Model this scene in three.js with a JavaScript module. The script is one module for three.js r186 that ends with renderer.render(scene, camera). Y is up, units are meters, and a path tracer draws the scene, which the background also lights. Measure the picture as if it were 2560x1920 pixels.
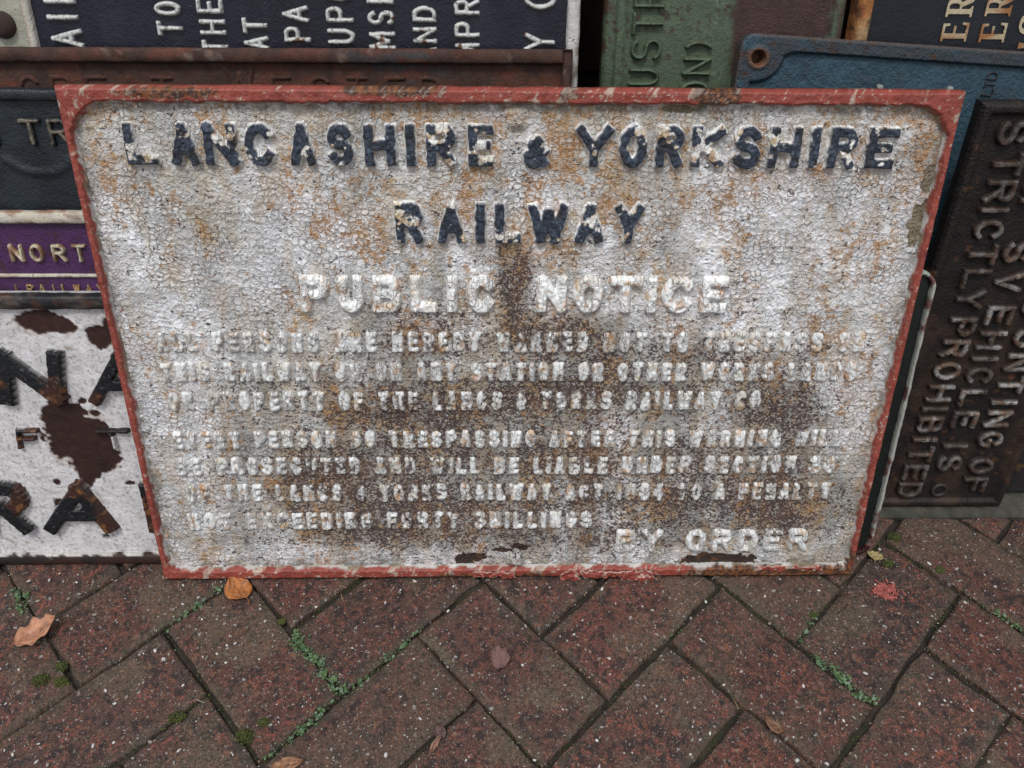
import * as THREE from 'three';
import { RoundedBoxGeometry } from 'three/addons/geometries/RoundedBoxGeometry.js';
import { mergeGeometries, mergeVertices } from 'three/addons/utils/BufferGeometryUtils.js';
import { TextGeometry } from 'three/addons/geometries/TextGeometry.js';
import { FontLoader } from 'three/addons/loaders/FontLoader.js';

// ---------------------------------------------------------------- camera, sky, sun, exposure
const scene = new THREE.Scene();
const camera = new THREE.PerspectiveCamera(51.28, 4 / 3, 0.02, 200);
camera.position.set(-0.01777, 0.86031, 0.51276);
camera.up.set(0.001264, 0.696975, -0.717094);
camera.lookAt(-0.01777 + 0.020215, 0.86031 - 0.716966, 0.51276 - 0.696815);

const renderer = new THREE.WebGLRenderer({ antialias: true });
renderer.setSize(1024, 768);
renderer.toneMapping = THREE.LinearToneMapping;
renderer.toneMappingExposure = 1.2;
renderer.shadowMap.enabled = true;
renderer.shadowMap.type = THREE.PCFSoftShadowMap;

{ // overcast sky, brighter towards the zenith
  const W = 256, H = 128, d = new Float32Array(W * H * 4);
  for (let y = 0; y < H; y++) {
    const el = ((y + 0.5) / H - 0.5) * Math.PI, up = Math.max(0, Math.sin(el));
    for (let x = 0; x < W; x++) {
      const i = (y * W + x) * 4, c = 0.05 * Math.sin(x * 0.12 + 2 * Math.sin(y * 0.11)) * up;
      const L = el > 0 ? 0.27 + 0.76 * up + c : 0.08;
      d[i] = L * 0.985; d[i + 1] = L * 0.995; d[i + 2] = L * 1.03; d[i + 3] = 1;
    }
  }
  const t = new THREE.DataTexture(d, W, H, THREE.RGBAFormat, THREE.FloatType);
  t.mapping = THREE.EquirectangularReflectionMapping;
  t.magFilter = THREE.LinearFilter;
  t.needsUpdate = true;
  scene.background = t; scene.environment = t;
}
const sun = new THREE.DirectionalLight(new THREE.Color(1, 0.97, 0.93), 1.5);
sun.position.set(-0.6, 3.0, 0.95);
sun.castShadow = true;
sun.shadow.radius = 26;
sun.shadow.mapSize.set(2048, 2048);
Object.assign(sun.shadow.camera, { left: -1.5, right: 1.5, top: 1.5, bottom: -1.5, near: 0.5, far: 8 });
sun.name = 'sun';
scene.add(sun);

// ---------------------------------------------------------------- noise and random numbers
const { floor, min, max, abs, sqrt, sin, cos, PI, exp, hypot, imul } = Math;
const clamp = (x, a = 0, b = 1) => (x < a ? a : x > b ? b : x);
const ss = (a, b, x) => { const t = clamp((x - a) / (b - a)); return t * t * (3 - 2 * t); };
const lerp = (a, b, t) => a + (b - a) * t;
const mix3 = (a, b, t) => [a[0] + (b[0] - a[0]) * t, a[1] + (b[1] - a[1]) * t, a[2] + (b[2] - a[2]) * t];
const mul3 = (a, k) => [a[0] * k, a[1] * k, a[2] * k];
function hash(x, y, s) {
  let h = imul(x | 0, 374761393) + imul(y | 0, 668265263) + imul(s | 0, 1274126177);
  h = imul(h ^ (h >>> 13), 1274126177); h = imul(h ^ (h >>> 15), 2246822519);
  return ((h ^ (h >>> 16)) >>> 0) / 4294967296;
}
const wrap = (i, P) => (P ? ((i % P) + P) % P : i);
function vn(x, y, s, P = 0) {
  const ix = floor(x), iy = floor(y), fx = x - ix, fy = y - iy, u = fx * fx * (3 - 2 * fx), v = fy * fy * (3 - 2 * fy);
  const x0 = wrap(ix, P), x1 = wrap(ix + 1, P), y0 = wrap(iy, P), y1 = wrap(iy + 1, P);
  const a = hash(x0, y0, s), b = hash(x1, y0, s), c = hash(x0, y1, s), d = hash(x1, y1, s);
  return a + (b - a) * u + (c - a + (a - b - c + d) * u) * v;
}
function fbm(x, y, n, s, P = 0) {
  let t = 0, a = 0.5, k = 0;
  for (let i = 0; i < n; i++) { t += a * vn(x, y, s + i * 17, P); k += a; x = x * 2 + (P ? 0 : 3.7); y = y * 2 + (P ? 0 : 1.3); a *= 0.5; P *= 2; }
  return t / k;
}
const wo = [0, 0, 0];   // F1, distance to the cell border, cell id
function worley(x, y, s, P = 0) {
  const ix = floor(x), iy = floor(y);
  let f1 = 9, f2 = 9, id = 0;
  for (let j = -1; j <= 1; j++) for (let i = -1; i <= 1; i++) {
    const cx = wrap(ix + i, P), cy = wrap(iy + j, P);
    const px = ix + i + 0.1 + 0.8 * hash(cx, cy, s), py = iy + j + 0.1 + 0.8 * hash(cx, cy, s + 101);
    const d = (px - x) * (px - x) + (py - y) * (py - y);
    if (d < f1) { f2 = f1; f1 = d; id = hash(cx, cy, s + 202); } else if (d < f2) f2 = d;
  }
  wo[0] = sqrt(f1); wo[1] = sqrt(f2) - wo[0]; wo[2] = id;
  return wo;
}
function rng(seed) { let k = seed * 7919 + 13; return () => hash(k++, seed, 5); }

// ---------------------------------------------------------------- textures
const srgb = (c) => 255 * (c <= 0.0031308 ? 12.92 * c : 1.055 * Math.pow(c, 1 / 2.4) - 0.055);
function dataTex(data, w, h, color) {
  const t = new THREE.DataTexture(data, w, h, color ? THREE.RGBAFormat : THREE.RedFormat, THREE.UnsignedByteType);
  t.wrapS = t.wrapT = THREE.RepeatWrapping; t.magFilter = THREE.LinearFilter; t.minFilter = THREE.LinearMipmapLinearFilter;
  t.generateMipmaps = true; if (color) t.colorSpace = THREE.SRGBColorSpace; t.needsUpdate = true;
  return t;
}
// fn(x, y) in metres fills out = [r, g, b (linear), height 0..1]
function makeTex(w, h, mw, mh, fn) {
  const col = new Uint8Array(w * h * 4), hei = new Uint8Array(w * h), out = [0, 0, 0, 0];
  for (let y = 0, i = 0; y < h; y++) for (let x = 0; x < w; x++, i++) {
    fn(((x + 0.5) / w) * mw, ((y + 0.5) / h) * mh, out);
    col[i * 4] = srgb(clamp(out[0])); col[i * 4 + 1] = srgb(clamp(out[1])); col[i * 4 + 2] = srgb(clamp(out[2])); col[i * 4 + 3] = 255;
    hei[i] = 255 * clamp(out[3]);
  }
  const map = dataTex(col, w, h, true), bump = dataTex(hei, w, h, false);
  for (const t of [map, bump]) t.repeat.set(1 / mw, 1 / mh);
  return { map, bump };
}
const mat = (o) => new THREE.MeshStandardMaterial({ roughness: 0.7, metalness: 0, ...o });

// grime: multiplies the vertex colours of painted cast iron
const grime = makeTex(768, 768, 0.24, 0.24, (x, y, o) => {
  const P = 24, u = x / 0.01, v = y / 0.01;
  const a = fbm(u, v, 4, 11, P), b = fbm(u * 4, v * 4, 3, 12, P * 4), c = vn(u * 12, v * 12, 13, P * 12);
  let k = 0.62 + 0.38 * a + 0.22 * (b - 0.5) + 0.12 * (c - 0.5);
  const pit = ss(0.70, 0.80, b) * ss(0.45, 0.6, a);
  k *= 1 - 0.55 * pit;
  const light = ss(0.86, 0.92, vn(u * 9, v * 9, 14, P * 9)) * ss(0.5, 0.7, vn(u * 2, v * 2, 15, P * 2));
  k += 0.5 * light;
  o[0] = k; o[1] = k * 0.995; o[2] = k * 0.985;
  o[3] = 0.35 * a + 0.4 * b + 0.25 * c - 0.3 * pit;
});
// rusty or flaking iron: strong reddish mottling
const rustTex = makeTex(768, 768, 0.24, 0.24, (x, y, o) => {
  const P = 24, u = x / 0.01, v = y / 0.01;
  const a = fbm(u, v, 4, 21, P), b = fbm(u * 5, v * 5, 3, 22, P * 5), c = vn(u * 14, v * 14, 23, P * 14);
  const k = 0.5 + 0.55 * a + 0.35 * (b - 0.5), r = ss(0.5, 0.75, fbm(u * 2, v * 2, 3, 24, P * 2));
  o[0] = k * (1 + 0.25 * r); o[1] = k * (1 - 0.06 * r); o[2] = k * (1 - 0.16 * r);
  o[3] = 0.4 * b + 0.3 * a + 0.3 * c;
});
// thick old paint with a fine network of cracks, for the letters
function crackle(x, y, P, s, o) {
  const k = 1 / P;
  const wx = 0.5 * (vn(x * 1.3, y * 1.3, s + 5) - 0.5), wy = 0.5 * (vn(x * 1.3, y * 1.3, s + 6) - 0.5);
  worley(x + wx, y + wy, s); o.e1 = wo[1]; o.id1 = wo[2]; o.f1 = wo[0];
  worley(x * 2.5 + wx * 3 + 7, y * 2.5 + wy * 3, s + 9); o.e2 = wo[1]; o.id2 = wo[2];
  return k;
}
const ck = { e1: 0, e2: 0, id1: 0, id2: 0, f1: 0 };
const letterTex = makeTex(1024, 1024, 0.4, 0.4, (x, y, o) => {
  crackle(x / 0.0062, y / 0.0062, 1, 41, ck);
  const gate = vn(x * 90, y * 90, 47), n = fbm(x * 300, y * 300, 3, 48), m = fbm(x * 60, y * 60, 3, 49);
  const c1 = 1 - ss(0.02, 0.10, ck.e1), c2 = (1 - ss(0.03, 0.14, ck.e2)) * ss(0.45, 0.65, gate);
  const crack = max(c1 * ss(0.2, 0.45, gate), c2 * 0.8);
  let c = mix3([0.72, 0.73, 0.735], [0.62, 0.60, 0.54], ss(0.5, 0.8, m));
  c = mul3(c, 0.86 + 0.14 * ck.id1 + 0.16 * (n - 0.5));
  const rust = ss(0.62, 0.78, fbm(x * 130, y * 130, 3, 50)) * 0.6;
  c = mix3(c, [0.36, 0.17, 0.05], rust);
  c = mix3(c, [0.07, 0.05, 0.04], ss(0.68, 0.8, fbm(x * 420, y * 420, 2, 51)) * 0.6);
  c = mix3(c, [0.10, 0.075, 0.055], crack * 0.8);
  o[0] = c[0]; o[1] = c[1]; o[2] = c[2];
  o[3] = 0.55 + 0.25 * (1 - ss(0, 0.5, ck.e1)) - 0.6 * crack + 0.3 * (n - 0.5);
});
const phys = (o) => new THREE.MeshPhysicalMaterial({ metalness: 0, specularIntensity: 0.75, ...o });
const iron = (o = {}) => phys({ vertexColors: true, map: grime.map, bumpMap: grime.bump, bumpScale: 0.0012, roughness: 0.62, ...o });
const rusty = (o = {}) => phys({ vertexColors: true, map: rustTex.map, bumpMap: rustTex.bump, bumpScale: 0.0012, roughness: 0.85, ...o });
const ironM = iron(), glossM = iron({ roughness: 0.35, bumpScale: 0.0006 }), rustM = rusty(), letterM = mat({ vertexColors: true, map: letterTex.map, bumpMap: letterTex.bump, bumpScale: 0.0013, roughness: 0.7 });
const plainM = mat({ vertexColors: true, roughness: 0.75 });

// ---------------------------------------------------------------- builders
function put(name, geo, m, parent = scene) {
  const o = new THREE.Mesh(geo, m); o.name = name; o.castShadow = o.receiveShadow = true; parent.add(o); return o;
}
const used = {};
function numbered(name) { const n = used[name] = (used[name] ?? -1) + 1; return n ? name + '_' + String(n).padStart(3, '0') : name; }
function tag(o, label, category, group) { o.userData.label = label; o.userData.category = category; if (group) o.userData.group = group; return o; }
function thing(name, label, category, group) {
  const g = new THREE.Group(); g.name = numbered(name); scene.add(g); return tag(g, label, category, group);
}
// a plate that leans back on the things behind it, its foot at z
function plate(name, label, category, z, lean, x = 0, turn = 0, y = 0) {
  const g = thing(name, label, category, 'old cast iron railway signs leaning in a stack');
  g.position.set(x, y, z); g.rotation.set(-lean, 0, turn); return g;
}
const LEAN = 0.35428;
function geo(pos, col, uv, idx) {
  const g = new THREE.BufferGeometry();
  g.setAttribute('position', new THREE.Float32BufferAttribute(pos, 3));
  if (col) g.setAttribute('color', new THREE.Float32BufferAttribute(col, 3));
  if (uv) g.setAttribute('uv', new THREE.Float32BufferAttribute(uv, 2));
  g.setIndex(idx); g.computeVertexNormals();
  return g;
}
// a sheet z = zf(x, y) over a rectangle, with sides and a back
function sheet(x0, x1, y0, y1, cell, zf, cf, thick = 0.012) {
  const nx = max(2, Math.round((x1 - x0) / cell)), ny = max(2, Math.round((y1 - y0) / cell)), pos = [], col = [], uv = [], idx = [], W = nx + 1;
  for (let j = 0; j <= ny; j++) for (let i = 0; i <= nx; i++) {
    const x = lerp(x0, x1, i / nx), y = lerp(y0, y1, j / ny), c = cf(x, y);
    pos.push(x, y, zf(x, y)); col.push(c[0], c[1], c[2]); uv.push(x, y);
  }
  for (let j = 0; j < ny; j++) for (let i = 0; i < nx; i++) { const a = j * W + i; idx.push(a, a + 1, a + W, a + 1, a + W + 1, a + W); }
  const ring = [];
  for (let i = 0; i < nx; i++) ring.push(i);
  for (let j = 0; j < ny; j++) ring.push(j * W + nx);
  for (let i = nx; i > 0; i--) ring.push(ny * W + i);
  for (let j = ny; j > 0; j--) ring.push(j * W);
  const n0 = pos.length / 3;
  for (const k of ring) for (const b of [0, 1]) {
    pos.push(pos[k * 3], pos[k * 3 + 1], b ? -thick : pos[k * 3 + 2]); col.push(col[k * 3] * 0.8, col[k * 3 + 1] * 0.8, col[k * 3 + 2] * 0.8); uv.push(uv[k * 2] + b * thick, uv[k * 2 + 1] + b * thick);
  }
  const R = ring.length;
  for (let k = 0; k < R; k++) { const a = n0 + 2 * k, b = n0 + 2 * ((k + 1) % R); idx.push(a, a + 1, b, b, a + 1, b + 1); }
  const q = pos.length / 3;
  for (const [x, y] of [[x0, y0], [x1, y0], [x1, y1], [x0, y1]]) { pos.push(x, y, -thick); col.push(0.05, 0.04, 0.035); uv.push(x, y); }
  idx.push(q, q + 2, q + 1, q, q + 3, q + 2);
  return geo(pos, col, uv, idx);
}
// a rounded bar along a path in the plane of a sign
function bar(path, w, h, cf, o = {}) {
  const { lump = 0.0006, seed = 1, base = -0.003, closed = false, step = 0.004 } = o, pts = [];
  const P = closed ? [...path, path[0]] : path;
  for (let k = 0; k < P.length - 1; k++) {
    const [ax, ay] = P[k], [bx, by] = P[k + 1], n = max(1, Math.round(hypot(bx - ax, by - ay) / step));
    for (let i = 0; i < n; i++) pts.push([lerp(ax, bx, i / n), lerp(ay, by, i / n)]);
  }
  if (!closed) pts.push(P[P.length - 1]);
  const N = pts.length, K = 9, pos = [], col = [], uv = [], idx = [];
  for (let i = 0; i < N; i++) {
    const a = pts[closed ? (i + N - 1) % N : max(0, i - 1)], b = pts[closed ? (i + 1) % N : min(N - 1, i + 1)];
    let tx = b[0] - a[0], ty = b[1] - a[1]; const L = hypot(tx, ty) || 1; tx /= L; ty /= L;
    for (let k = 0; k < K; k++) {
      const t = k / (K - 1), ang = PI * (1 - t), ex = Math.sign(cos(ang)) * Math.pow(abs(cos(ang)), 0.55), ez = Math.pow(max(0, sin(ang)), 0.55);
      const n = (vn(pts[i][0] * 90 + seed * 9, pts[i][1] * 90 + k * 0.7, seed) - 0.5) * 2 + (vn(pts[i][0] * 260, pts[i][1] * 260 + k * 1.7, seed + 3) - 0.5);
      const ww = (w / 2) * ex + lump * n * ex, x = pts[i][0] - ty * ww, y = pts[i][1] + tx * ww, z = base + (h - base) * ez + lump * n * ez;
      const c = cf(x, y, t); pos.push(x, y, z); col.push(c[0], c[1], c[2]); uv.push(x + 0.3 * z, y + z);
    }
  }
  const M = closed ? N : N - 1;
  for (let i = 0; i < M; i++) for (let k = 0; k < K - 1; k++) { const a = i * K + k, b = ((i + 1) % N) * K + k; idx.push(a, a + 1, b, b, a + 1, b + 1); }
  if (!closed) for (const i of [0, N - 1]) for (let k = 1; k < K - 1; k++) { const a = i * K; if (i) idx.push(a, a + k + 1, a + k); else idx.push(a, a + k, a + k + 1); }
  return geo(pos, col, uv, idx);
}

// ---- letters: strokes widened into raised, uneven cast letters
function arc(cx, cy, rx, ry, a0, a1, n = 12) { const p = []; for (let i = 0; i <= n; i++) { const a = ((a0 + ((a1 - a0) * i) / n) * PI) / 180; p.push([cx + rx * cos(a), cy + ry * sin(a)]); } return p; }
const G = {
  A: [[[0, 0], [0.5, 1], [1, 0]], [[0.2, 0.33], [0.8, 0.33]]],
  B: [[[0, 0], [0, 1], [0.55, 1], ...arc(0.6, 0.77, 0.32, 0.23, 90, -90), [0, 0.54]], [[0.55, 0.54], ...arc(0.62, 0.27, 0.38, 0.27, 90, -90), [0, 0]]],
  C: [arc(0.5, 0.5, 0.5, 0.5, 42, 318, 22)],
  D: [[[0, 0], [0, 1], [0.45, 1], ...arc(0.45, 0.5, 0.55, 0.5, 90, -90, 16), [0, 0]]],
  E: [[[1, 1], [0, 1], [0, 0], [1, 0]], [[0, 0.52], [0.8, 0.52]]],
  F: [[[1, 1], [0, 1], [0, 0]], [[0, 0.5], [0.82, 0.5]]],
  G: [[...arc(0.5, 0.5, 0.5, 0.5, 42, 340, 22), [0.97, 0.45], [0.58, 0.45]]],
  H: [[[0, 0], [0, 1]], [[1, 0], [1, 1]], [[0, 0.5], [1, 0.5]]],
  I: [[[0.5, 0], [0.5, 1]]],
  K: [[[0, 0], [0, 1]], [[1, 1], [0, 0.36]], [[0.32, 0.58], [1, 0]]],
  L: [[[0, 1], [0, 0], [1, 0]]],
  M: [[[0, 0], [0.05, 1], [0.5, 0.25], [0.95, 1], [1, 0]]],
  N: [[[0, 0], [0, 1], [1, 0], [1, 1]]],
  O: [[...arc(0.5, 0.5, 0.5, 0.5, 0, 360, 28)]],
  P: [[[0, 0], [0, 1], [0.58, 1], ...arc(0.62, 0.74, 0.38, 0.26, 90, -90), [0, 0.48]]],
  R: [[[0, 0], [0, 1], [0.58, 1], ...arc(0.6, 0.75, 0.37, 0.25, 90, -90), [0, 0.5]], [[0.5, 0.5], [1, 0]]],
  S: [[...arc(0.5, 0.755, 0.46, 0.245, 25, 270, 14), ...arc(0.5, 0.255, 0.5, 0.255, 90, -155, 14)]],
  T: [[[0, 1], [1, 1]], [[0.5, 1], [0.5, 0]]],
  U: [[[0, 1], [0, 0.4], ...arc(0.5, 0.4, 0.5, 0.4, 180, 360, 14), [1, 1]]],
  V: [[[0, 1], [0.5, 0], [1, 1]]],
  W: [[[0, 1], [0.25, 0], [0.5, 0.85], [0.75, 0], [1, 1]]],
  X: [[[0, 0], [1, 1]], [[0, 1], [1, 0]]],
  Y: [[[0, 1], [0.5, 0.45], [1, 1]], [[0.5, 0.45], [0.5, 0]]],
  '&': [[[0.95, 0.05], [0.3, 0.68], ...arc(0.48, 0.82, 0.22, 0.18, 215, -35, 12), [0.2, 0.42], ...arc(0.36, 0.22, 0.34, 0.22, 140, 320, 12), [0.95, 0.5]]],
  ')': [arc(0, 0.5, 0.9, 0.5, 70, -70, 12)],
  1: [[[0.2, 0.8], [0.5, 1], [0.5, 0]]],
  3: [[...arc(0.48, 0.75, 0.42, 0.25, 150, -80, 10), ...arc(0.48, 0.26, 0.5, 0.26, 80, -150, 12)]],
  4: [[[0.7, 0], [0.7, 1], [0, 0.3], [1, 0.3]]],
  6: [[[0.8, 0.95], [0.3, 0.7], ...arc(0.5, 0.3, 0.46, 0.3, 150, 510, 20)]],
  8: [[...arc(0.5, 0.75, 0.4, 0.25, 0, 360, 16)], [...arc(0.5, 0.26, 0.48, 0.26, 0, 360, 18)]],
};
const WIDE = { I: 0.42, M: 1.25, W: 1.3, '&': 0.95, L: 0.9, E: 0.92, F: 0.9, 1: 0.5, ' ': 0.62 };
// o: t stroke width, r relief, cell, bev edge width, rough (noise of the outline), dome, cf(x, y, up), ox, oy place on the sign for noise and uv, seed
function letter(ch, w, h, o) {
  const { t, r, cell = 0.001, bev = 0.0025, rough = 0.0005, dome = 0, cf, ox = 0, oy = 0, seed = 1, sink = 0.0012, skew = 0, uvk = 1, lumpy = 0.04, sq = 0.75 } = o, segs = [];
  const iw = max(0.0001, w - t), ih = h - t, X = (u) => (ch === 'I' ? 0 : (u - 0.5) * iw), Y = (v) => (v - 0.5) * ih;
  for (const line of G[ch]) for (let k = 0; k < line.length - 1; k++) if (hypot(line[k + 1][0] - line[k][0], line[k + 1][1] - line[k][1]) > 1e-4) segs.push([X(line[k][0]) + skew * Y(line[k][1]), Y(line[k][1]), X(line[k + 1][0]) + skew * Y(line[k + 1][1]), Y(line[k + 1][1])]);
  const pad = cell * 2 + rough + t * 0.1 + abs(skew) * h, hw = max(w, t) / 2 + pad, hh = h / 2 + pad, nx = Math.ceil((2 * hw) / cell), ny = Math.ceil((2 * hh) / cell), N = (nx + 1) * (ny + 1);
  const D = new Float32Array(N), QX = new Float32Array(N), QY = new Float32Array(N), RW = new Float32Array(N);
  for (let j = 0, i = 0; j <= ny; j++) for (let k = 0; k <= nx; k++, i++) {
    const x = -hw + k * cell, y = -hh + j * cell; let best = 1e9, qx = 0, qy = 0;
    for (const [ax, ay, bx, by] of segs) {
      const dx = bx - ax, dy = by - ay, u = clamp(((x - ax) * dx + (y - ay) * dy) / (dx * dx + dy * dy + 1e-12)), cx = ax + dx * u, cy = ay + dy * u, L = sqrt(dx * dx + dy * dy) + 1e-9, al = abs((x - cx) * dx + (y - cy) * dy) / L, pe = abs((x - cx) * dy - (y - cy) * dx) / L, d = lerp(sqrt(al * al + pe * pe), max(al, pe), sq);
      if (d < best) { best = d; qx = cx; qy = cy; }
    }
    const n = (vn((x + ox) * 210, (y + oy) * 210, seed) - 0.5) * 2.2 + 0.3 * (vn((x + ox) * 480, (y + oy) * 480, seed + 1) - 0.5);
    D[i] = best + rough * n; QX[i] = qx; QY[i] = qy; RW[i] = best;
  }
  const T = t / 2, keep = new Int32Array(N).fill(-1), pos = [], col = [], uv = [], idx = [];
  const vert = (i) => {
    if (keep[i] >= 0) return keep[i];
    let x = -hw + (i % (nx + 1)) * cell, y = -hh + floor(i / (nx + 1)) * cell; const d = D[i];
    let z, up = 0;
    if (d > T) { const dd = RW[i] || 1e-6, k = max(0, dd - (d - T)) / dd; x = QX[i] + (x - QX[i]) * k; y = QY[i] + (y - QY[i]) * k; z = -sink; }
    else {
      const e = T - d; up = clamp(e / bev);
      const flat = ss(0, 1, up), round = sqrt(max(0, 1 - clamp(d / T) ** 2));
      z = r * lerp(flat, round, dome) + lumpy * r * (vn((x + ox) * 330, (y + oy) * 330, seed + 4) - 0.5) * 2 * up;
    }
    const c = cf(x + ox, y + oy, up);
    pos.push(x, y, z); col.push(c[0], c[1], c[2]); uv.push((x + ox) * uvk, (y + oy) * uvk + z);
    return (keep[i] = pos.length / 3 - 1);
  };
  const lim = T + cell * 1.5;
  for (let j = 0; j < ny; j++) for (let k = 0; k < nx; k++) {
    const a = j * (nx + 1) + k, b = a + 1, c = a + nx + 1, d = c + 1, m = min(D[a], D[b], D[c], D[d]);
    if (m >= T || max(D[a], D[b], D[c], D[d]) > lim + cell) continue;
    const va = vert(a), vb = vert(b), vc = vert(c), vd = vert(d);
    if ((j + k) & 1) idx.push(va, vb, vc, vb, vd, vc); else idx.push(va, vb, vd, va, vd, vc);
  }
  return geo(pos, col, uv, idx);
}
function stamp(parent, ch, x, y, w, h, turn, o, m, z = 0) {
  const l = put('letter', letter(ch, w, h, { ox: x, oy: y, seed: 3 + floor(hash(x * 1e4, y * 1e4, 7) * 900), ...o }), m, parent);
  l.position.set(x, y, z); l.rotation.z = turn; return l;
}
// 'A:5623,184' = letter, place along the column and length of its side, in tenths of a millimetre
function column(parent, x, h, text, turn, o, m) {
  for (const part of text.split(' ')) {
    const ch = part[0], [y, w] = part.slice(2).split(',').map((v) => v / 1e4);
    stamp(parent, ch, x, y, max(w, o.t * 1.02), h, turn, o, m);
  }
}

// ================================================================ THE SETTING
const ground = put('ground', new THREE.PlaneGeometry(160, 160, 2, 2).rotateX(-PI / 2).translate(0, -0.035, 0), mat({ color: new THREE.Color(0.06, 0.045, 0.038), roughness: 1 }));
ground.userData.kind = 'structure';

// ---- herringbone brick paving
const paving = new THREE.Group(); paving.name = 'brick_paving'; paving.userData.kind = 'structure'; paving.userData.label = 'dark red herringbone brick paving with mossy joints'; scene.add(paving);
const VW = 4, VH = 8;   // 32 brick faces in one sheet
const brickTex = makeTex(2048, 2048, 0.82, 0.82, (x, y, o) => {
  const bw = 0.205, bh = 0.1025, ci = floor(x / bw), cj = floor(y / bh), id = ci + cj * VW, lx = x - ci * bw - bw / 2, ly = y - cj * bh - bh / 2;
  const r1 = hash(id, 1, 61), r2 = hash(id, 2, 61), r3 = hash(id, 3, 61);
  const ed = min(bw / 2 - abs(lx), bh / 2 - abs(ly));
  const big = fbm(x * 18 + id * 9, y * 18, 3, 62), mid = fbm(x * 75, y * 75 + id, 3, 63), fine = fbm(x * 420, y * 420, 3, 64), grit = vn(x * 1500, y * 1500, 65), speck = vn(x * 800, y * 800, 66);
  let c = mix3([0.073, 0.043, 0.035], [0.100, 0.037, 0.028], r1);
  c = mix3(c, [0.190, 0.056, 0.036], ss(0.50, 0.66, fine) * ss(0.38, 0.60, mid) * (0.35 + 0.55 * r2));
  c = mix3(c, [0.018, 0.015, 0.016], ss(0.50, 0.68, fbm(x * 160 + id, y * 160, 3, 68)) * 0.75);
  c = mix3(c, [0.105, 0.080, 0.054], ss(0.48, 0.70, big + 0.25 * (fine - 0.5)) * (0.30 + 0.55 * r3));
  c = mix3(c, [0.080, 0.068, 0.048], ss(0.018, 0.003, ed + 0.016 * (mid - 0.5)) * 0.5);
  c = mul3(c, (0.74 + 0.42 * hash(id, 4, 61)) * 0.46 + 1.05 * fine + 0.55 * (grit - 0.5) + 0.45 * (speck - 0.5));
  c = mix3(c, [0.014, 0.012, 0.012], ss(0.66, 0.76, speck) * ss(0.4, 0.6, fine) * 0.8);
  let hgt = 0.42 + 0.22 * (fine - 0.5) + 0.16 * (mid - 0.5) + 0.12 * (grit - 0.5);
  for (const [s, cell, prob, rmin, rmax] of [[71, 0.0075, 0.6, 0.0009, 0.0028], [72, 0.0040, 0.6, 0.0006, 0.0014], [73, 0.0024, 0.45, 0.0004, 0.0008]]) {
    const ix = floor(x / cell), iy = floor(y / cell);
    for (let j = -1; j <= 1; j++) for (let i = -1; i <= 1; i++) {
      const a = ix + i, b = iy + j;
      if (hash(a, b, s) > prob) continue;
      const px = (a + hash(a, b, s + 1)) * cell, py = (b + hash(a, b, s + 2)) * cell, th = hash(a, b, s + 3) * PI, dx = x - px, dy = y - py;
      if (abs(dx) > 0.003 || abs(dy) > 0.003) continue;
      const ux = dx * cos(th) + dy * sin(th), uy = -dx * sin(th) + dy * cos(th), R = lerp(rmin, rmax, hash(a, b, s + 4) ** 2), q = hypot(ux, uy * (1.3 + 1.2 * hash(a, b, s + 5))) / R + 0.5 * (grit - 0.5);
      if (q > 1.1) continue;
      const k = ss(1.1, 0.75, q), tone = hash(a, b, s + 6), hue = hash(a, b, s + 7);
      let sc = tone > 0.93 ? [0.52, 0.51, 0.50] : tone > 0.72 ? [0.26, 0.24, 0.23] : tone > 0.42 ? [0.15, 0.13, 0.115] : tone > 0.2 ? [0.14, 0.085, 0.07] : [0.03, 0.028, 0.03];
      if (hue > 0.8) sc = mix3(sc, [0.2, 0.12, 0.06], 0.5);
      c = mix3(c, sc, k * 0.9); hgt = lerp(hgt, hgt + 0.3, k);
    }
  }
  o[0] = c[0]; o[1] = c[1]; o[2] = c[2]; o[3] = hgt;
});
for (const t of [brickTex.map, brickTex.bump]) t.repeat.set(1, 1);
const brickM = phys({ map: brickTex.map, bumpMap: brickTex.bump, bumpScale: 0.0030, roughness: 0.8, specularIntensity: 0.6 });
const brickGeos = [];
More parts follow.
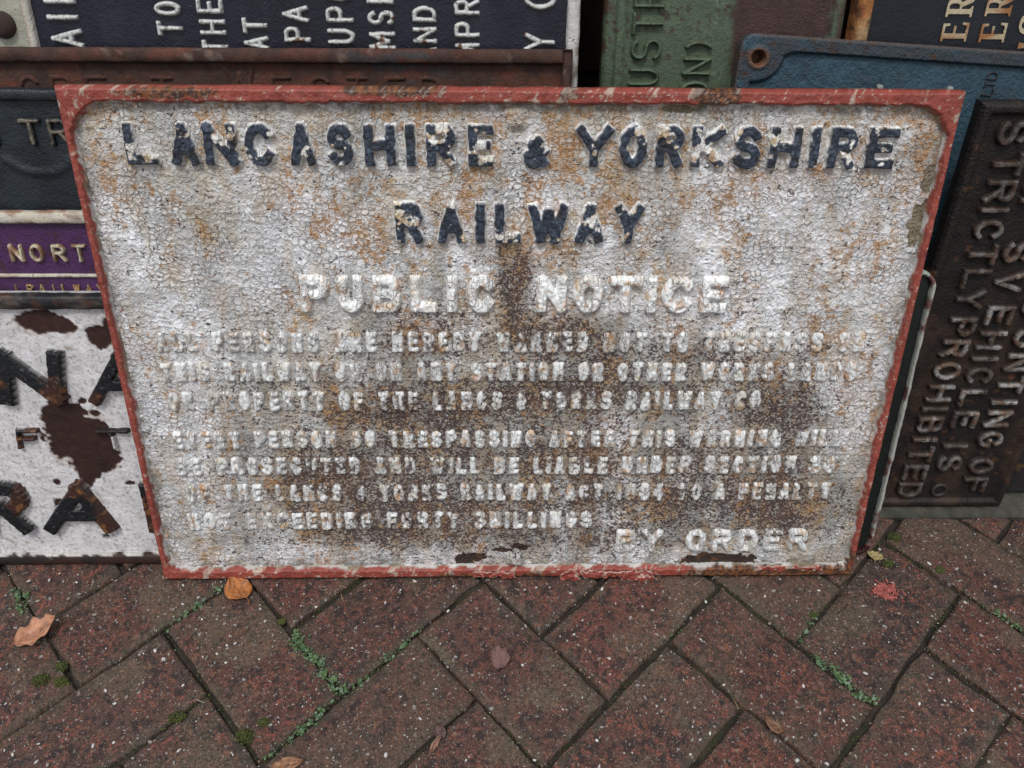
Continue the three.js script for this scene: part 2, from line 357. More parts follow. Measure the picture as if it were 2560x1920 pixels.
for (let id = 0; id < VW * VH; id++) {
  const L = 0.2032, B = 0.1009, n = 30, m = 15, pos = [], uv = [], idx = [], ch = 0.0042;
  const ux = (id % VW + 0.5) / VW, uy = (floor(id / VW) + 0.5) / VH;
  const ex = (i, k) => { const f = [-0.5, -0.49, ...Array.from({ length: k - 3 }, (_, q) => -0.47 + (0.94 * q) / (k - 4)), 0.49, 0.5]; return f[i]; };
  for (let j = 0; j <= m; j++) for (let i = 0; i <= n; i++) {
    let x = ex(i, n + 1) * L, y = ex(j, m + 1) * B;
    const nx = (vn(x * 40 + id * 7, y * 40, 81) - 0.5) * 0.0035, ny = (vn(x * 40 + id * 7, y * 40, 82) - 0.5) * 0.0035, ed = min(L / 2 - abs(x), B / 2 - abs(y));
    const chip = ss(0.62, 0.8, vn(x * 70 + id * 11, y * 70, 83)), drop = (1 - ss(0, ch * (1 + 1.6 * chip), ed)) * 0.0034;
    const z = -drop - (ed < 1e-6 ? 0.004 : 0) + 0.0012 * (fbm(x * 35 + id * 5, y * 35, 2, 84) - 0.5) - 0.0016 * chip * ss(0.014, 0, ed);
    if (ed < ch * 2) { x += nx; y += ny; }
    pos.push(x, z, -y); uv.push(ux + (x * 0.985) / 0.82, uy + (y * 0.985) / 0.82);
  }
  for (let j = 0; j < m; j++) for (let i = 0; i < n; i++) { const a = j * (n + 1) + i; idx.push(a, a + 1, a + n + 1, a + 1, a + n + 2, a + n + 1); }
  const edge = []; for (let i = 0; i < n; i++) edge.push(i); for (let j = 0; j < m; j++) edge.push(j * (n + 1) + n); for (let i = n; i > 0; i--) edge.push(m * (n + 1) + i); for (let j = m; j > 0; j--) edge.push(j * (n + 1));
  const e0 = pos.length / 3;
  for (const k of edge) { pos.push(pos[k * 3], -0.03, pos[k * 3 + 2]); uv.push(uv[k * 2] + 0.004, uv[k * 2 + 1] + 0.004); }
  edge.forEach((k, i) => { const k2 = edge[(i + 1) % edge.length], a = e0 + i, b = e0 + ((i + 1) % edge.length); idx.push(k, a, k2, k2, a, b); });
  brickGeos.push(geo(pos, null, uv, idx));
}
const MOD = 0.1025, U = [0.68343, 0.73001], V = [0.73001, -0.68343], O0 = [-0.10929, 0.07702];
const at = (u, v) => [O0[0] + MOD * (u * U[0] + v * V[0]), O0[1] + MOD * (u * U[1] + v * V[1])];
const angU = Math.atan2(-U[1], U[0]), angV = Math.atan2(-V[1], V[0]);
let bk = 0;
for (let r = -16; r < 22; r++) for (let c = -16; c < 22; c++) {
  const k = ((c + r) % 4 + 4) % 4;
  if (k !== 0 && k !== 2) continue;
  const flat = k === 0, [x, z] = flat ? at(c + 1, r + 0.5) : at(c + 0.5, r + 1);
  if (abs(x) > 1.25 || z < -0.45 || z > 0.95) continue;
  if (x > 0.44 && z < -0.20) continue;   // the stone slab lies here
  const b = put('brick', brickGeos[floor(hash(c, r, 90) * 32)], brickM, paving);
  b.position.set(x + (hash(c, r, 91) - 0.5) * 0.0016, (hash(c, r, 92) - 0.5) * 0.003, z + (hash(c, r, 93) - 0.5) * 0.0016);
  b.rotation.order = 'YXZ';
  b.rotation.set((hash(c, r, 94) - 0.5) * 0.016, (flat ? angU : angV) + (hash(c, r, 95) > 0.5 ? PI : 0) + (hash(c, r, 96) - 0.5) * 0.012, (hash(c, r, 97) - 0.5) * 0.012);
  bk++;
}
{ // earth and fine moss filling the joints
  const nx = 420, nz = 230, pos = [], col = [], idx = [];
  for (let j = 0; j <= nz; j++) for (let i = 0; i <= nx; i++) {
    const x = -1.3 + (2.6 * i) / nx, z = -0.45 + (1.4 * j) / nz, m = ss(0.52, 0.72, fbm(x * 14, z * 14, 3, 101)), n = vn(x * 300, z * 300, 102), q = vn(x * 120, z * 120, 103);
    pos.push(x, -0.0080 + 0.0035 * (q - 0.4) + 0.0015 * m, z);
    let c = mix3([0.010, 0.008, 0.007], [0.034, 0.025, 0.019], q);
    c = mix3(c, [0.026, 0.030, 0.010], m * 0.45); c = mul3(c, 0.6 + 0.8 * n); col.push(c[0], c[1], c[2]);
  }
  for (let j = 0; j < nz; j++) for (let i = 0; i < nx; i++) { const a = j * (nx + 1) + i; idx.push(a, a + nx + 1, a + 1, a + 1, a + nx + 1, a + nx + 2); }
  const g = geo(pos, col, null, idx), s = put('joint_soil', g, mat({ vertexColors: true, roughness: 1 }), paving);
  s.userData.kind = 'stuff';
}
// ---- stone slab behind on the right
{
  const g = new THREE.Group(); g.name = 'stone_slab'; g.userData.kind = 'structure'; g.userData.label = 'grey weathered stone slab at the edge of the paving'; scene.add(g);
  const s = put('slab', sheet(0.40, 1.5, 0.079, 0.5, 0.006, (x, y) => 0.007 + 0.0016 * (fbm(x * 30, y * 30, 3, 111) - 0.5) - 0.006 * ss(0.006, 0, y - 0.079), (x, y) => {
    const n = fbm(x * 25, y * 25, 3, 112), f = vn(x * 190, y * 190, 113); return mul3(mix3([0.080, 0.075, 0.064], [0.038, 0.040, 0.028], ss(0.4, 0.7, n)), 0.6 + 0.7 * f);
  }, 0.03), iron({ roughness: 0.9, bumpScale: 0.002 }), g);
  s.rotation.x = -PI / 2; s.rotation.z = 0;
}
// ---- board wall behind the signs
{
  const w = thing('board_wall', 'dark brown horizontal board wall in the gap behind the signs', 'wall');
  for (let i = 0; i < 8; i++) {
    const b = put('board', sheet(-1.6, 1.6, i * 0.15 + 0.002, i * 0.15 + 0.146, 0.03, (x, y) => 0.001 * (fbm(x * 4, y * 80, 2, 121 + i) - 0.5), (x, y) => mul3([0.035, 0.018, 0.012], 0.6 + 0.8 * fbm(x * 6, y * 120, 3, 122)), 0.02), rustM, w);
    b.position.z = (i % 2) * 0.004;
  }
  const back = put('backing', new THREE.BoxGeometry(3.2, 1.2, 0.01), mat({ color: new THREE.Color(0.01, 0.008, 0.007) }), w); back.position.set(0, 0.6, -0.026);
  w.position.set(0, -0.03, -0.46);
}

// ================================================================ SIGNS BEHIND (back to front)
const NAVY = [0.010, 0.012, 0.020], BROWN = [0.060, 0.026, 0.018], RUSTD = [0.045, 0.020, 0.014];

// ---- dark enamel sign with cream serif letters, upper right
{
  const s = plate('enamel_sign', 'black enamel sign with cream serif letters turned sideways, top right corner', 'sign', -0.145, LEAN);
  put('panel', sheet(0.372, 1.0, 0.02, 0.80, 0.008, () => 0, (x, y) => {
    return mul3(NAVY, 0.7 + 0.6 * fbm(x * 30, y * 30, 2, 131));
  }, 0.006), glossM, s);
  const wood = (x, y) => { const n = fbm(x * 60, y * 40, 3, 132), f = vn(x * 320, y * 160, 133); return mix3(mix3([0.40, 0.17, 0.055], [0.50, 0.36, 0.19], ss(0.012, 0.002, abs(x - 0.372 + 0.0045)) * ss(0.53, 0.565, 0.6 - (y - 0.52) * 1.2)), [0.05, 0.03, 0.02], ss(0.62, 0.74, f) * 0.7 + ss(0.6, 0.8, n) * 0.25); };
  put('frame', bar([[0.3655, 0.02], [0.3655, 0.80]], 0.0175, 0.012, wood, { lump: 0.0003, seed: 7, base: -0.012 }), rusty({ bumpScale: 0.0016 }), s);
  const font = await new FontLoader().loadAsync('fonts/droid/droid_serif_bold.typeface.json');
  const cream = (c) => (x, y) => mix3([0.55, 0.47, 0.32], [0.34, 0.15, 0.05], ss(0.5, 0.72, fbm(x * 70 + c, y * 70, 3, 134)));
  const serif = (ch, x, y, w, h, c) => {
    const g0 = new TextGeometry(ch, { font, size: 1, depth: 0.04, curveSegments: 8, bevelEnabled: false }); g0.computeBoundingBox();
    const b = g0.boundingBox, g = g0.translate(-(b.min.x + b.max.x) / 2, -(b.min.y + b.max.y) / 2, 0).scale(w / (b.max.x - b.min.x), h / (b.max.y - b.min.y), 0.03);
    const p = g.attributes.position, col = new Float32Array(p.count * 3), uv = new Float32Array(p.count * 2), f = cream(c);
    for (let i = 0; i < p.count; i++) { col.set(f(p.getX(i) + x, p.getY(i) + y), i * 3); uv[i * 2] = p.getX(i); uv[i * 2 + 1] = p.getY(i); }
    g.setAttribute('color', new THREE.BufferAttribute(col, 3)); g.setAttribute('uv', new THREE.BufferAttribute(uv, 2));
    const m = put('letter', g, ironM, s); m.position.set(x, y, 0.0004); m.rotation.z = PI / 2;
  };
  serif('E', 0.4675, 0.5538, 0.0185, 0.0275, 1); serif('R', 0.4675, 0.5785, 0.0205, 0.0275, 2);
  serif('E', 0.5085, 0.5536, 0.0190, 0.0270, 3); serif('R', 0.5085, 0.5795, 0.0205, 0.0270, 4);
  serif("'", 0.545, 0.541, 0.006, 0.012, 5); serif('S', 0.5495, 0.5615, 0.020, 0.0300, 6);
}
// ---- green sign
{
  const s = plate('green_sign', 'green painted iron sign with raised sideways letters and a bare brown patch', 'sign', -0.132, LEAN);
  const GR = [0.084, 0.122, 0.076];
  const bare = (x, y) => ss(-0.004, 0.004, min(x - 0.226 - 0.10 * (0.5646 - y) * (y < 0.5646 ? 1 : -0.15), 0.327 - x + 0.002, y - 0.515) + 0.010 * (fbm(x * 80, y * 80, 3, 141) - 0.5));
  put('panel', sheet(0.0935, 0.3415, 0.02, 0.80, 0.002, (x, y) => {
    const e = min(x - 0.0935, 0.3415 - x, 0.80 - y);
    return (e < 0.0125 ? 0.004 : 0) * ss(0.0145, 0.0115, e) + 0.0022 * ss(0.0235, 0.0215, e) - 0.004 * ss(0.003, 0, e) - 0.0006 * bare(x, y);
  }, (x, y) => {
    const e = min(x - 0.0935, 0.3415 - x), n = fbm(x * 60, y * 60, 3, 142);
    let c = mul3(GR, 0.75 + 0.5 * n);
    c = mix3(c, [0.055, 0.022, 0.018], ss(0.69, 0.77, vn(x * 260, y * 260, 143)) * 0.75 * ss(0.38, 0.6, n));
    c = mix3(c, [0.065, 0.030, 0.020], ss(0.014, 0.002, e) * ss(0.42, 0.62, fbm(x * 160, y * 50, 3, 144)) * 0.9);
    c = mix3(c, [0.20, 0.25, 0.22], ss(0.74, 0.82, vn(x * 330, y * 330, 145)) * 0.5 * ss(0.02, 0.0, abs(x - 0.21)) );
    return mix3(c, mul3([0.058, 0.028, 0.026], 0.7 + 0.6 * n), bare(x, y));
  }, 0.012), iron({ roughness: 0.5 }), s);
  const lo = { t: 0.0052, r: 0.0065, cell: 0.0008, bev: 0.0018, rough: 0.0003, dome: 0.25, cf: (x, y, up) => mix3(mul3(GR, 1.15), [0.05, 0.035, 0.025], 0.5 * ss(0.60, 0.78, fbm(x * 120, y * 120, 3, 146))) };
  const lm = iron({ roughness: 0.5 });
  column(s, 0.1392, 0.0335, 'U:5126,190 S:5395,224 T:5642,227 R:5880,200', PI / 2, lo, lm);
  column(s, 0.1942, 0.0308, 'O:5000,200 N:5236,191 ):5437,120', PI / 2, lo, lm);
}
// ---- blue sign
{
  const s = plate('blue_sign', 'blue painted iron plate with a bolt hole in its rounded corner', 'sign', -0.112, LEAN, 0.2031, -0.055);
  const BL = [0.036, 0.084, 0.122], TOP = 0.565;
  const lug = (x, y) => { // 1 on the raised border and its corner lobe
    const e = min(x - 0.0, TOP - y, 0.52 - x), border = ss(0.0158, 0.0142, e);
    const cx = x - 0.017, cy = y - (TOP - 0.0195), q = hypot(cx * 0.92, cy);
    const lobe = max(ss(0.0275, 0.0255, q), ss(0.0015, -0.0005, (x - 0.012) + (TOP - y - 0.042) * 0.75) * (x < 0.05 && y > 0.50 ? 1 : 0));
    const r = hypot(x - 0.058, y - (TOP - 0.0335)), fil = x > 0.034 && x < 0.058 && y > TOP - 0.0335 ? ss(0.0170, 0.0190, r) : 0;
    return max(border, lobe, fil);
  };
  const hole = (x, y) => hypot(x - 0.0195, (y - (TOP - 0.0225)) * 1.05);
  const corner = (x, y) => { const R = 0.012, cx = R - x, cy = y - (TOP - R); return cx > 0 && cy > 0 ? hypot(cx, cy) - R : max(-x, y - TOP); };
  const pg = sheet(0, 0.52, 0.036, TOP, 0.0013, (x, y) => {
    const h = hole(x, y);
    return 0.0042 * lug(x, y) + 0.0012 * ss(0.0135, 0.0105, h) * ss(0.0065, 0.0085, h) - 0.016 * ss(0.0072, 0.0055, h) - 0.002 * ss(-0.0025, 0.0004, corner(x, y)) + 0.0005 * (vn(x * 300, y * 300, 151) - 0.5);
  }, (x, y) => {
    const n = fbm(x * 45, y * 45, 3, 152), f = vn(x * 420, y * 420, 153), L = lug(x, y), h = hole(x, y);
    let c = mul3(BL, 0.62 + 0.55 * n + 0.35 * (f - 0.5));
    c = mix3(c, [0.040, 0.046, 0.055], L * ss(0.3, 0.65, n + 0.25 * ss(0.02, 0.1, x)) * 0.8);
    c = mix3(c, [0.060, 0.034, 0.024], ss(0.60, 0.76, fbm(x * 110, y * 110, 3, 154)) * (0.2 + 0.7 * L));
    c = mix3(c, [0.16, 0.075, 0.04], ss(0.0125, 0.0085, h) * ss(0.35, 0.6, n + 0.3 * ss(0, -0.008, y - TOP + 0.0225)));
    return mix3(c, [0.10, 0.06, 0.045], ss(0.003, 0.0005, min(x, TOP - y)) * 0.6);
  }, 0.014), pp = pg.attributes.position;
  for (let i = 0; i < pp.count; i++) { // round the corner off
    const R0 = 0.013, cx = R0 - pp.getX(i), cy = pp.getY(i) - (TOP - R0), q = hypot(cx, cy);
    if (cx > 0 && cy > 0 && q > R0) pp.setXY(i, R0 - (cx * R0) / q, TOP - R0 + (cy * R0) / q);
  }
  pg.computeVertexNormals();
  put('panel', pg, iron({ roughness: 0.55, bumpScale: 0.0018 }), s);
  const lo = { t: 0.0018, r: 0.0022, cell: 0.0006, bev: 0.0009, rough: 0.0003, dome: 0.4, cf: (x, y) => mul3([0.035, 0.035, 0.040], 0.7 + 0.8 * vn(x * 300, y * 300, 155)) };
  column(s, 0.2692, 0.0120, 'L:5238,080 T:5315,080 D:5400,085', PI / 2, lo, ironM);
  const lp = { t: 0.0085, r: 0.003, cell: 0.0009, bev: 0.0015, rough: 0.0004, cf: (x, y, up) => mix3([0.05, 0.045, 0.045], [0.36, 0.40, 0.40], up) };
  for (const x of [0.1535, 0.228]) stamp(s, 'I', x, x > 0.2 ? 0.5055 : 0.5025, 0.010, 0.045, 0, lp, ironM);
}
// ---- black sign with white letters, upper left
{
  const s = plate('black_sign', 'black sign with white raised letters turned sideways and a white rim', 'sign', -0.09, LEAN);
  put('panel', sheet(-0.467, 0.056, 0.02, 0.86, 0.004, (x, y) => 0.0006 * (fbm(x * 25, y * 25, 2, 161) - 0.5), (x, y) => {
    const n = fbm(x * 18, y * 40, 3, 162), f = ss(0.55, 0.8, fbm(x * 60, y * 12, 3, 163));
    return mix3(mul3([0.0085, 0.0095, 0.021], 0.8 + 0.7 * n), [0.030, 0.036, 0.055], f * 0.4);
  }, 0.010), iron({ roughness: 0.32, bumpScale: 0.0008 }), s);
  const white = (x, y) => mix3(mul3([0.62, 0.62, 0.60], 0.85 + 0.3 * vn(x * 80, y * 80, 165)), [0.20, 0.12, 0.08], ss(0.66, 0.78, fbm(x * 190, y * 110, 3, 166)) * 0.7);
  put('rim', bar([[0.059, 0.02], [0.059, 0.86]], 0.0135, 0.007, white, { lump: 0.0004, seed: 9, base: -0.010 }), ironM, s);
  put('rim', bar([[-0.4705, 0.02], [-0.4705, 0.86]], 0.0095, 0.006, (x, y) => mix3([0.60, 0.58, 0.52], [0.42, 0.17, 0.12], ss(0.004, 0.001, abs(x + 0.4745)) * 0.5), { lump: 0.0003, seed: 10, base: -0.010 }), ironM, s);
  const fl = put('mounting_flange', sheet(-0.60, -0.475, 0.3, 0.86, 0.004, (x, y) => 0.0005 * (fbm(x * 40, y * 40, 2, 167) - 0.5), (x, y) => mix3([0.36, 0.37, 0.28], [0.46, 0.46, 0.40], fbm(x * 40, y * 40, 3, 168)), 0.010), ironM, s);
  fl.userData.label = 'pale cream flange with a rusty bolt';
  const bolt = put('bolt', new THREE.LatheGeometry([[0, 0.010], [0.006, 0.0095], [0.0105, 0.007], [0.0125, 0.002], [0.0128, -0.002]].map((q) => new THREE.Vector2(...q)), 20).rotateX(PI / 2), mat({ color: new THREE.Color(0.055, 0.030, 0.024), bumpMap: rustTex.bump, bumpScale: 0.001 }), fl);
  bolt.position.set(-0.4975, 0.5740, 0);
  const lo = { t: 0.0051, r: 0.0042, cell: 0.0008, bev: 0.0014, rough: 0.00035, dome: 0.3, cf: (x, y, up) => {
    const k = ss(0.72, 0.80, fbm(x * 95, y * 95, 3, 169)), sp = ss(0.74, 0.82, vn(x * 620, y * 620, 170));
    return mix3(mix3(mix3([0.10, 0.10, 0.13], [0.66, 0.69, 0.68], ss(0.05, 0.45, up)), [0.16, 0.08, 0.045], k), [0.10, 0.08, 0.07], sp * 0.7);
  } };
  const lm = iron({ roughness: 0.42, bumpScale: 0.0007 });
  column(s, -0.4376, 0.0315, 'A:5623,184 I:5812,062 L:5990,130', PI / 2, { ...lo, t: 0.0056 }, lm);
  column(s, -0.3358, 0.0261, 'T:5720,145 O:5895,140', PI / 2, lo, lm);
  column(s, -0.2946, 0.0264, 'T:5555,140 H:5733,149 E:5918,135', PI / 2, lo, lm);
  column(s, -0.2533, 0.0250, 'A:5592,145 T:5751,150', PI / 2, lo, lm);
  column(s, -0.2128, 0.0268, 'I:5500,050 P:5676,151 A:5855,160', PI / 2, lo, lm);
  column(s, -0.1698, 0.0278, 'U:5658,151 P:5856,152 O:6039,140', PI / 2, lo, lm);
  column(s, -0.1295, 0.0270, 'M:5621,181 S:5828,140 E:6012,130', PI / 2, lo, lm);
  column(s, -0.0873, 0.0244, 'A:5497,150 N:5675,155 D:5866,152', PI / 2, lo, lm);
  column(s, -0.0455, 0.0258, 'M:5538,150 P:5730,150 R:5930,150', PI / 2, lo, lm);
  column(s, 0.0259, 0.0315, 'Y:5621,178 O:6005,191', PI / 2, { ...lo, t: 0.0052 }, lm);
}
// ---- brown sign with a raised rail behind the white notice
{
  const s = plate('brown_sign', 'long rusty brown sign with a raised top rail and faint raised capitals', 'sign', -0.07, LEAN);
  const rust = (x, y) => {
    const n = fbm(x * 30, y * 70, 3, 171), f = fbm(x * 150, y * 150, 3, 172);
    let c = mul3(mix3([0.100, 0.040, 0.027], [0.062, 0.034, 0.027], ss(0.35, 0.65, n)), 0.65 + 0.7 * f);
    c = mix3(c, [0.05, 0.052, 0.06], ss(0.58, 0.70, fbm(x * 40 + 3, y * 120, 3, 173)) * ss(0.08, 0.02, abs(x + 0.11)) * 0.9);
    return mix3(c, [0.34, 0.30, 0.26], ss(0.60, 0.72, fbm(x * 150, y * 200, 3, 174)) * ss(0.62, 0.75, vn(x * 26, 3, 175)) * ss(0.545, 0.552, y) * 0.35);
  };
  put('panel', sheet(-0.95, 0.0575, 0.02, 0.560, 0.003, (x, y) => 0.0008 * (fbm(x * 40, y * 40, 2, 176) - 0.5), rust, 0.010), rustM, s);
  put('rail', bar([[-0.95, 0.5540], [0.0480, 0.5565]], 0.0140, 0.0085, rust, { lump: 0.0004, seed: 12, base: -0.004 }), rustM, s);
  put('end_rail', bar([[0.0525, 0.02], [0.0525, 0.5635]], 0.0105, 0.0088, (x, y) => mix3(rust(x, y), [0.30, 0.27, 0.24], ss(0.7, 0.8, vn(x * 300, y * 200, 177)) * 0.5), { lump: 0.0004, seed: 13, base: -0.004 }), rustM, s);
  const lo = { t: 0.0046, r: 0.0018, cell: 0.0011, bev: 0.001, rough: 0.0003, cf: (x, y, up) => mul3(mix3([0.15, 0.075, 0.050], [0.066, 0.030, 0.022], ss(0.1, 0.9, up)), 0.6 + 0.8 * fbm(x * 120, y * 120, 2, 178)) };
  [['G', -4754], ['R', -4440], ['E', -4103], ['A', -3780], ['T', -3455]].forEach(([c, x]) => stamp(s, c, x / 1e4, 0.5220, 0.023, 0.030, 0, lo, rustM));
  [['W', -2692], ['E', -2295], ['S', -1911], ['T', -1545], ['E', -1170], ['R', -825], ['N', -470]].forEach(([c, x]) => stamp(s, c, x / 1e4, c === 'W' ? 0.5305 : 0.5230, c === 'W' ? 0.030 : 0.022, 0.030, 0, lo, rustM));
}
// ---- navy sign on the left
{
  const s = plate('navy_sign', 'blue black iron sign with worn raised capitals left of the notice', 'sign', -0.053, LEAN);
  const nv = (x, y) => {
    const n = fbm(x * 40, y * 40, 3, 181), f = vn(x * 380, y * 380, 182);
    return mix3(mul3([0.0125, 0.019, 0.026], 0.6 + 0.9 * n), [0.035, 0.045, 0.05], f * 0.3 * ss(0.4, 0.6, n));
  };
  put('panel', sheet(-0.95, -0.20, 0.02, 0.5315, 0.003, (x, y) => 0.0009 * (fbm(x * 35, y * 35, 3, 183) - 0.5) + 0.0016 * ss(0.0045, 0.0015, abs(hypot((x + 0.475) * 0.62, y - 0.4720) - 0.021)) * (y < 0.468 ? 1 : 0), nv, 0.012), iron({ roughness: 0.42 }), s);
  put('rail', bar([[-0.95, 0.5265], [-0.20, 0.5265]], 0.0115, 0.007, (x, y) => mix3(nv(x, y), [0.20, 0.15, 0.09], ss(0.55, 0.72, fbm(x * 90, y * 200, 3, 184)) * 0.75), { lump: 0.0005, seed: 15 }), iron({ roughness: 0.45 }), s);
  const lo = { t: 0.0062, r: 0.0045, cell: 0.0009, bev: 0.0018, rough: 0.0004, dome: 0.3, cf: (x, y, up) => mix3([0.016, 0.022, 0.028], [0.19, 0.165, 0.125], ss(0.5, 1, up) * ss(0.28, 0.60, fbm(x * 110, y * 110, 3, 185))) };
  for (const [c, x] of [['N', -0.5200], ['T', -0.4750], ['R', -0.4475], ['A', -0.415]]) stamp(s, c, x, 0.4915, 0.023, 0.0275, 0, lo, iron({ roughness: 0.45 }));
}
// ---- purple sign on the left
{
  const s = plate('purple_sign', 'purple sign with cream raised capitals and a cream top rail', 'sign', -0.037, LEAN);
  const pu = (x, y) => mix3(mul3([0.078, 0.026, 0.105], 0.75 + 0.5 * fbm(x * 50, y * 50, 3, 191)), [0.055, 0.022, 0.022], ss(0.62, 0.76, fbm(x * 130, y * 130, 3, 192)) * 0.7);
  const cr = (x, y) => mix3(mix3([0.60, 0.55, 0.44], [0.68, 0.66, 0.60], vn(x * 70, y * 70, 193)), [0.26, 0.10, 0.04], ss(0.56, 0.72, fbm(x * 80, y * 170, 3, 194)) * 0.8);
  put('panel', sheet(-0.95, -0.25, 0.02, 0.4180, 0.003, (x, y) => 0.0006 * (fbm(x * 30, y * 30, 2, 195) - 0.5), pu, 0.012), iron({ roughness: 0.45 }), s);
  put('rail', bar([[-0.95, 0.4160], [-0.25, 0.4160]], 0.0125, 0.007, cr, { lump: 0.0004, seed: 17 }), ironM, s);
  put('thin_rail', bar([[-0.95, 0.3545], [-0.25, 0.3545]], 0.0036, 0.003, cr, { lump: 0.0002, seed: 18, base: -0.001 }), ironM, s);
  const lo = { t: 0.0044, r: 0.0042, cell: 0.0007, bev: 0.0014, rough: 0.0003, dome: 0.3, cf: (x, y, up) => mix3(mix3([0.30, 0.16, 0.06], [0.62, 0.57, 0.43], ss(0.1, 0.6, up)), [0.25, 0.10, 0.045], ss(0.50, 0.66, fbm(x * 95, y * 95, 3, 196)) * 0.8) };
  for (const [c, x] of [['N', -0.5120], ['O', -0.4915], ['R', -0.4685], ['T', -0.4475], ['H', -0.4275], ['E', -0.405]]) stamp(s, c, x, 0.3785, 0.0148, 0.0195, 0, lo, ironM);
  const ls = { ...lo, t: 0.0024, r: 0.003, cell: 0.0006, cf: (x, y, up) => mix3([0.22, 0.10, 0.03], mix3([0.60, 0.50, 0.30], [0.42, 0.22, 0.06], vn(x * 120, y * 20, 197)), ss(0.1, 0.6, up)) };
  'LRAILWAY'.split('').forEach((c, i) => stamp(s, c, -0.5200 + i * 0.0122, 0.3395, 0.0078, 0.0112, 0, ls, ironM));
}
// ---- dark plate far right, behind the brown-black sign
{
  const s = plate('dark_plate', 'plain dark iron plate at the right edge behind the sideways lettered sign', 'sign', -0.104, 0.25);
  put('panel', sheet(0.585, 1.0, 0.02, 0.44, 0.005, (x, y) => 0.0012 * (fbm(x * 30, y * 30, 3, 201) - 0.5), (x, y) => mix3(mul3([0.016, 0.015, 0.015], 0.6 + 0.9 * fbm(x * 40, y * 40, 3, 202)), [0.15, 0.07, 0.02], ss(0.70, 0.80, fbm(x * 70, y * 70, 3, 203)) * 0.7), 0.012), ironM, s);
  put('rim', bar([[0.585, 0.434], [1.0, 0.434]], 0.012, 0.006, () => [0.02, 0.018, 0.017], { seed: 21 }), ironM, s);
}
// ---- brown-black sign with sideways lettering, right
{
  const s = plate('dark_lettered_sign', 'dark brown iron sign with sideways raised lettering right of the notice', 'sign', -0.092, 0.25, 0, 0, 0.006);
  const dk = (x, y) => {
    const n = fbm(x * 30, y * 30, 3, 211), f = fbm(x * 160, y * 160, 3, 212);
    return mix3(mul3(mix3([0.011, 0.008, 0.0075], [0.036, 0.022, 0.014], ss(0.45, 0.65, n) * ss(0.36, 0.24, y)), 0.6 + 0.8 * f), [0.15, 0.065, 0.022], ss(0.72, 0.8, fbm(x * 90, y * 90, 3, 213)) * 0.5);
  };
  put('panel', sheet(0.455, 0.640, 0.003, 0.5105, 0.002, (x, y) => {
    const e = min(x - 0.455, 0.640 - x, y - 0.003, 0.5105 - y);
    return 0.0045 * ss(0.0125, 0.0095, e) - 0.005 * ss(0.003, 0, e) + 0.0008 * (fbm(x * 90, y * 90, 2, 214) - 0.5);
  }, dk, 0.012), rusty({ roughness: 0.6, bumpScale: 0.0018 }), s);
  const lo = { t: 0.0084, r: 0.0062, cell: 0.0009, bev: 0.0022, rough: 0.0004, dome: 0.2, cf: (x, y, up) => {
    const worn = ss(0.35, 0.65, fbm(x * 26, y * 26, 2, 215)) * ss(0.05, 0.13, y) * ss(0.46, 0.30, y);
    return mix3([0.024, 0.017, 0.014], mix3([0.13, 0.095, 0.070], [0.30, 0.30, 0.295], ss(0.40, 0.62, fbm(x * 140, y * 140, 3, 216))), ss(0.35, 0.9, up) * (0.30 + 0.7 * worn) * ss(0.12, 0.36, fbm(x * 210, y * 210, 2, 217)));
  } };
  const lm = rusty({ roughness: 0.5 });
  const col3 = 'S4938,4816 T4982,4503 R4999,4226 I5001,4026 C5014,3806 T5036,3532 L5049,3250 Y5066,3008 P5078,2665 R5082,2384 O5084,2089 H5088,1780 I5090,1559 B5094,1330 I5098,1108 T5104,0880 E5112,0602 D5116,0322';
  const col2 = 'T5380,4640 H5390,4330 I5396,4130 S5408,3561 V5432,3214 E5462,2807 H5470,2490 I5476,2250 C5484,2019 L5492,1712 E5498,1399 I5506,1009 S5510,0740';
  const col1 = 'M5820,3300 O5850,2900 U5876,2520 N5892,2199 T5900,1892 I5904,1649 N5908,1413 G5914,1105 O5925,0700 F5934,0400';
  for (const text of [col3, col2, col1]) for (const q of text.split(' ')) {
    const [x, y] = q.slice(1).split(',').map((v) => v / 1e4);
    stamp(s, q[0], x, y, q[0] === 'I' ? 0.0086 : q[0] === 'M' ? 0.029 : 0.0262, 0.0335, -PI / 2, lo, lm);
  }
  const boss = put('fixing_hole', new THREE.TorusGeometry(0.0085, 0.0026, 10, 24), mat({ color: new THREE.Color(0.022, 0.017, 0.015), roughness: 0.6 }), s); boss.position.set(0.5520, 0.0300, 0.0015);
  const dark = put('hole', new THREE.CylinderGeometry(0.0055, 0.0055, 0.002, 20).rotateX(PI / 2), mat({ color: new THREE.Color(0.003, 0.003, 0.003), roughness: 1 }), s); dark.position.set(0.5520, 0.0300, 0.0010);
}
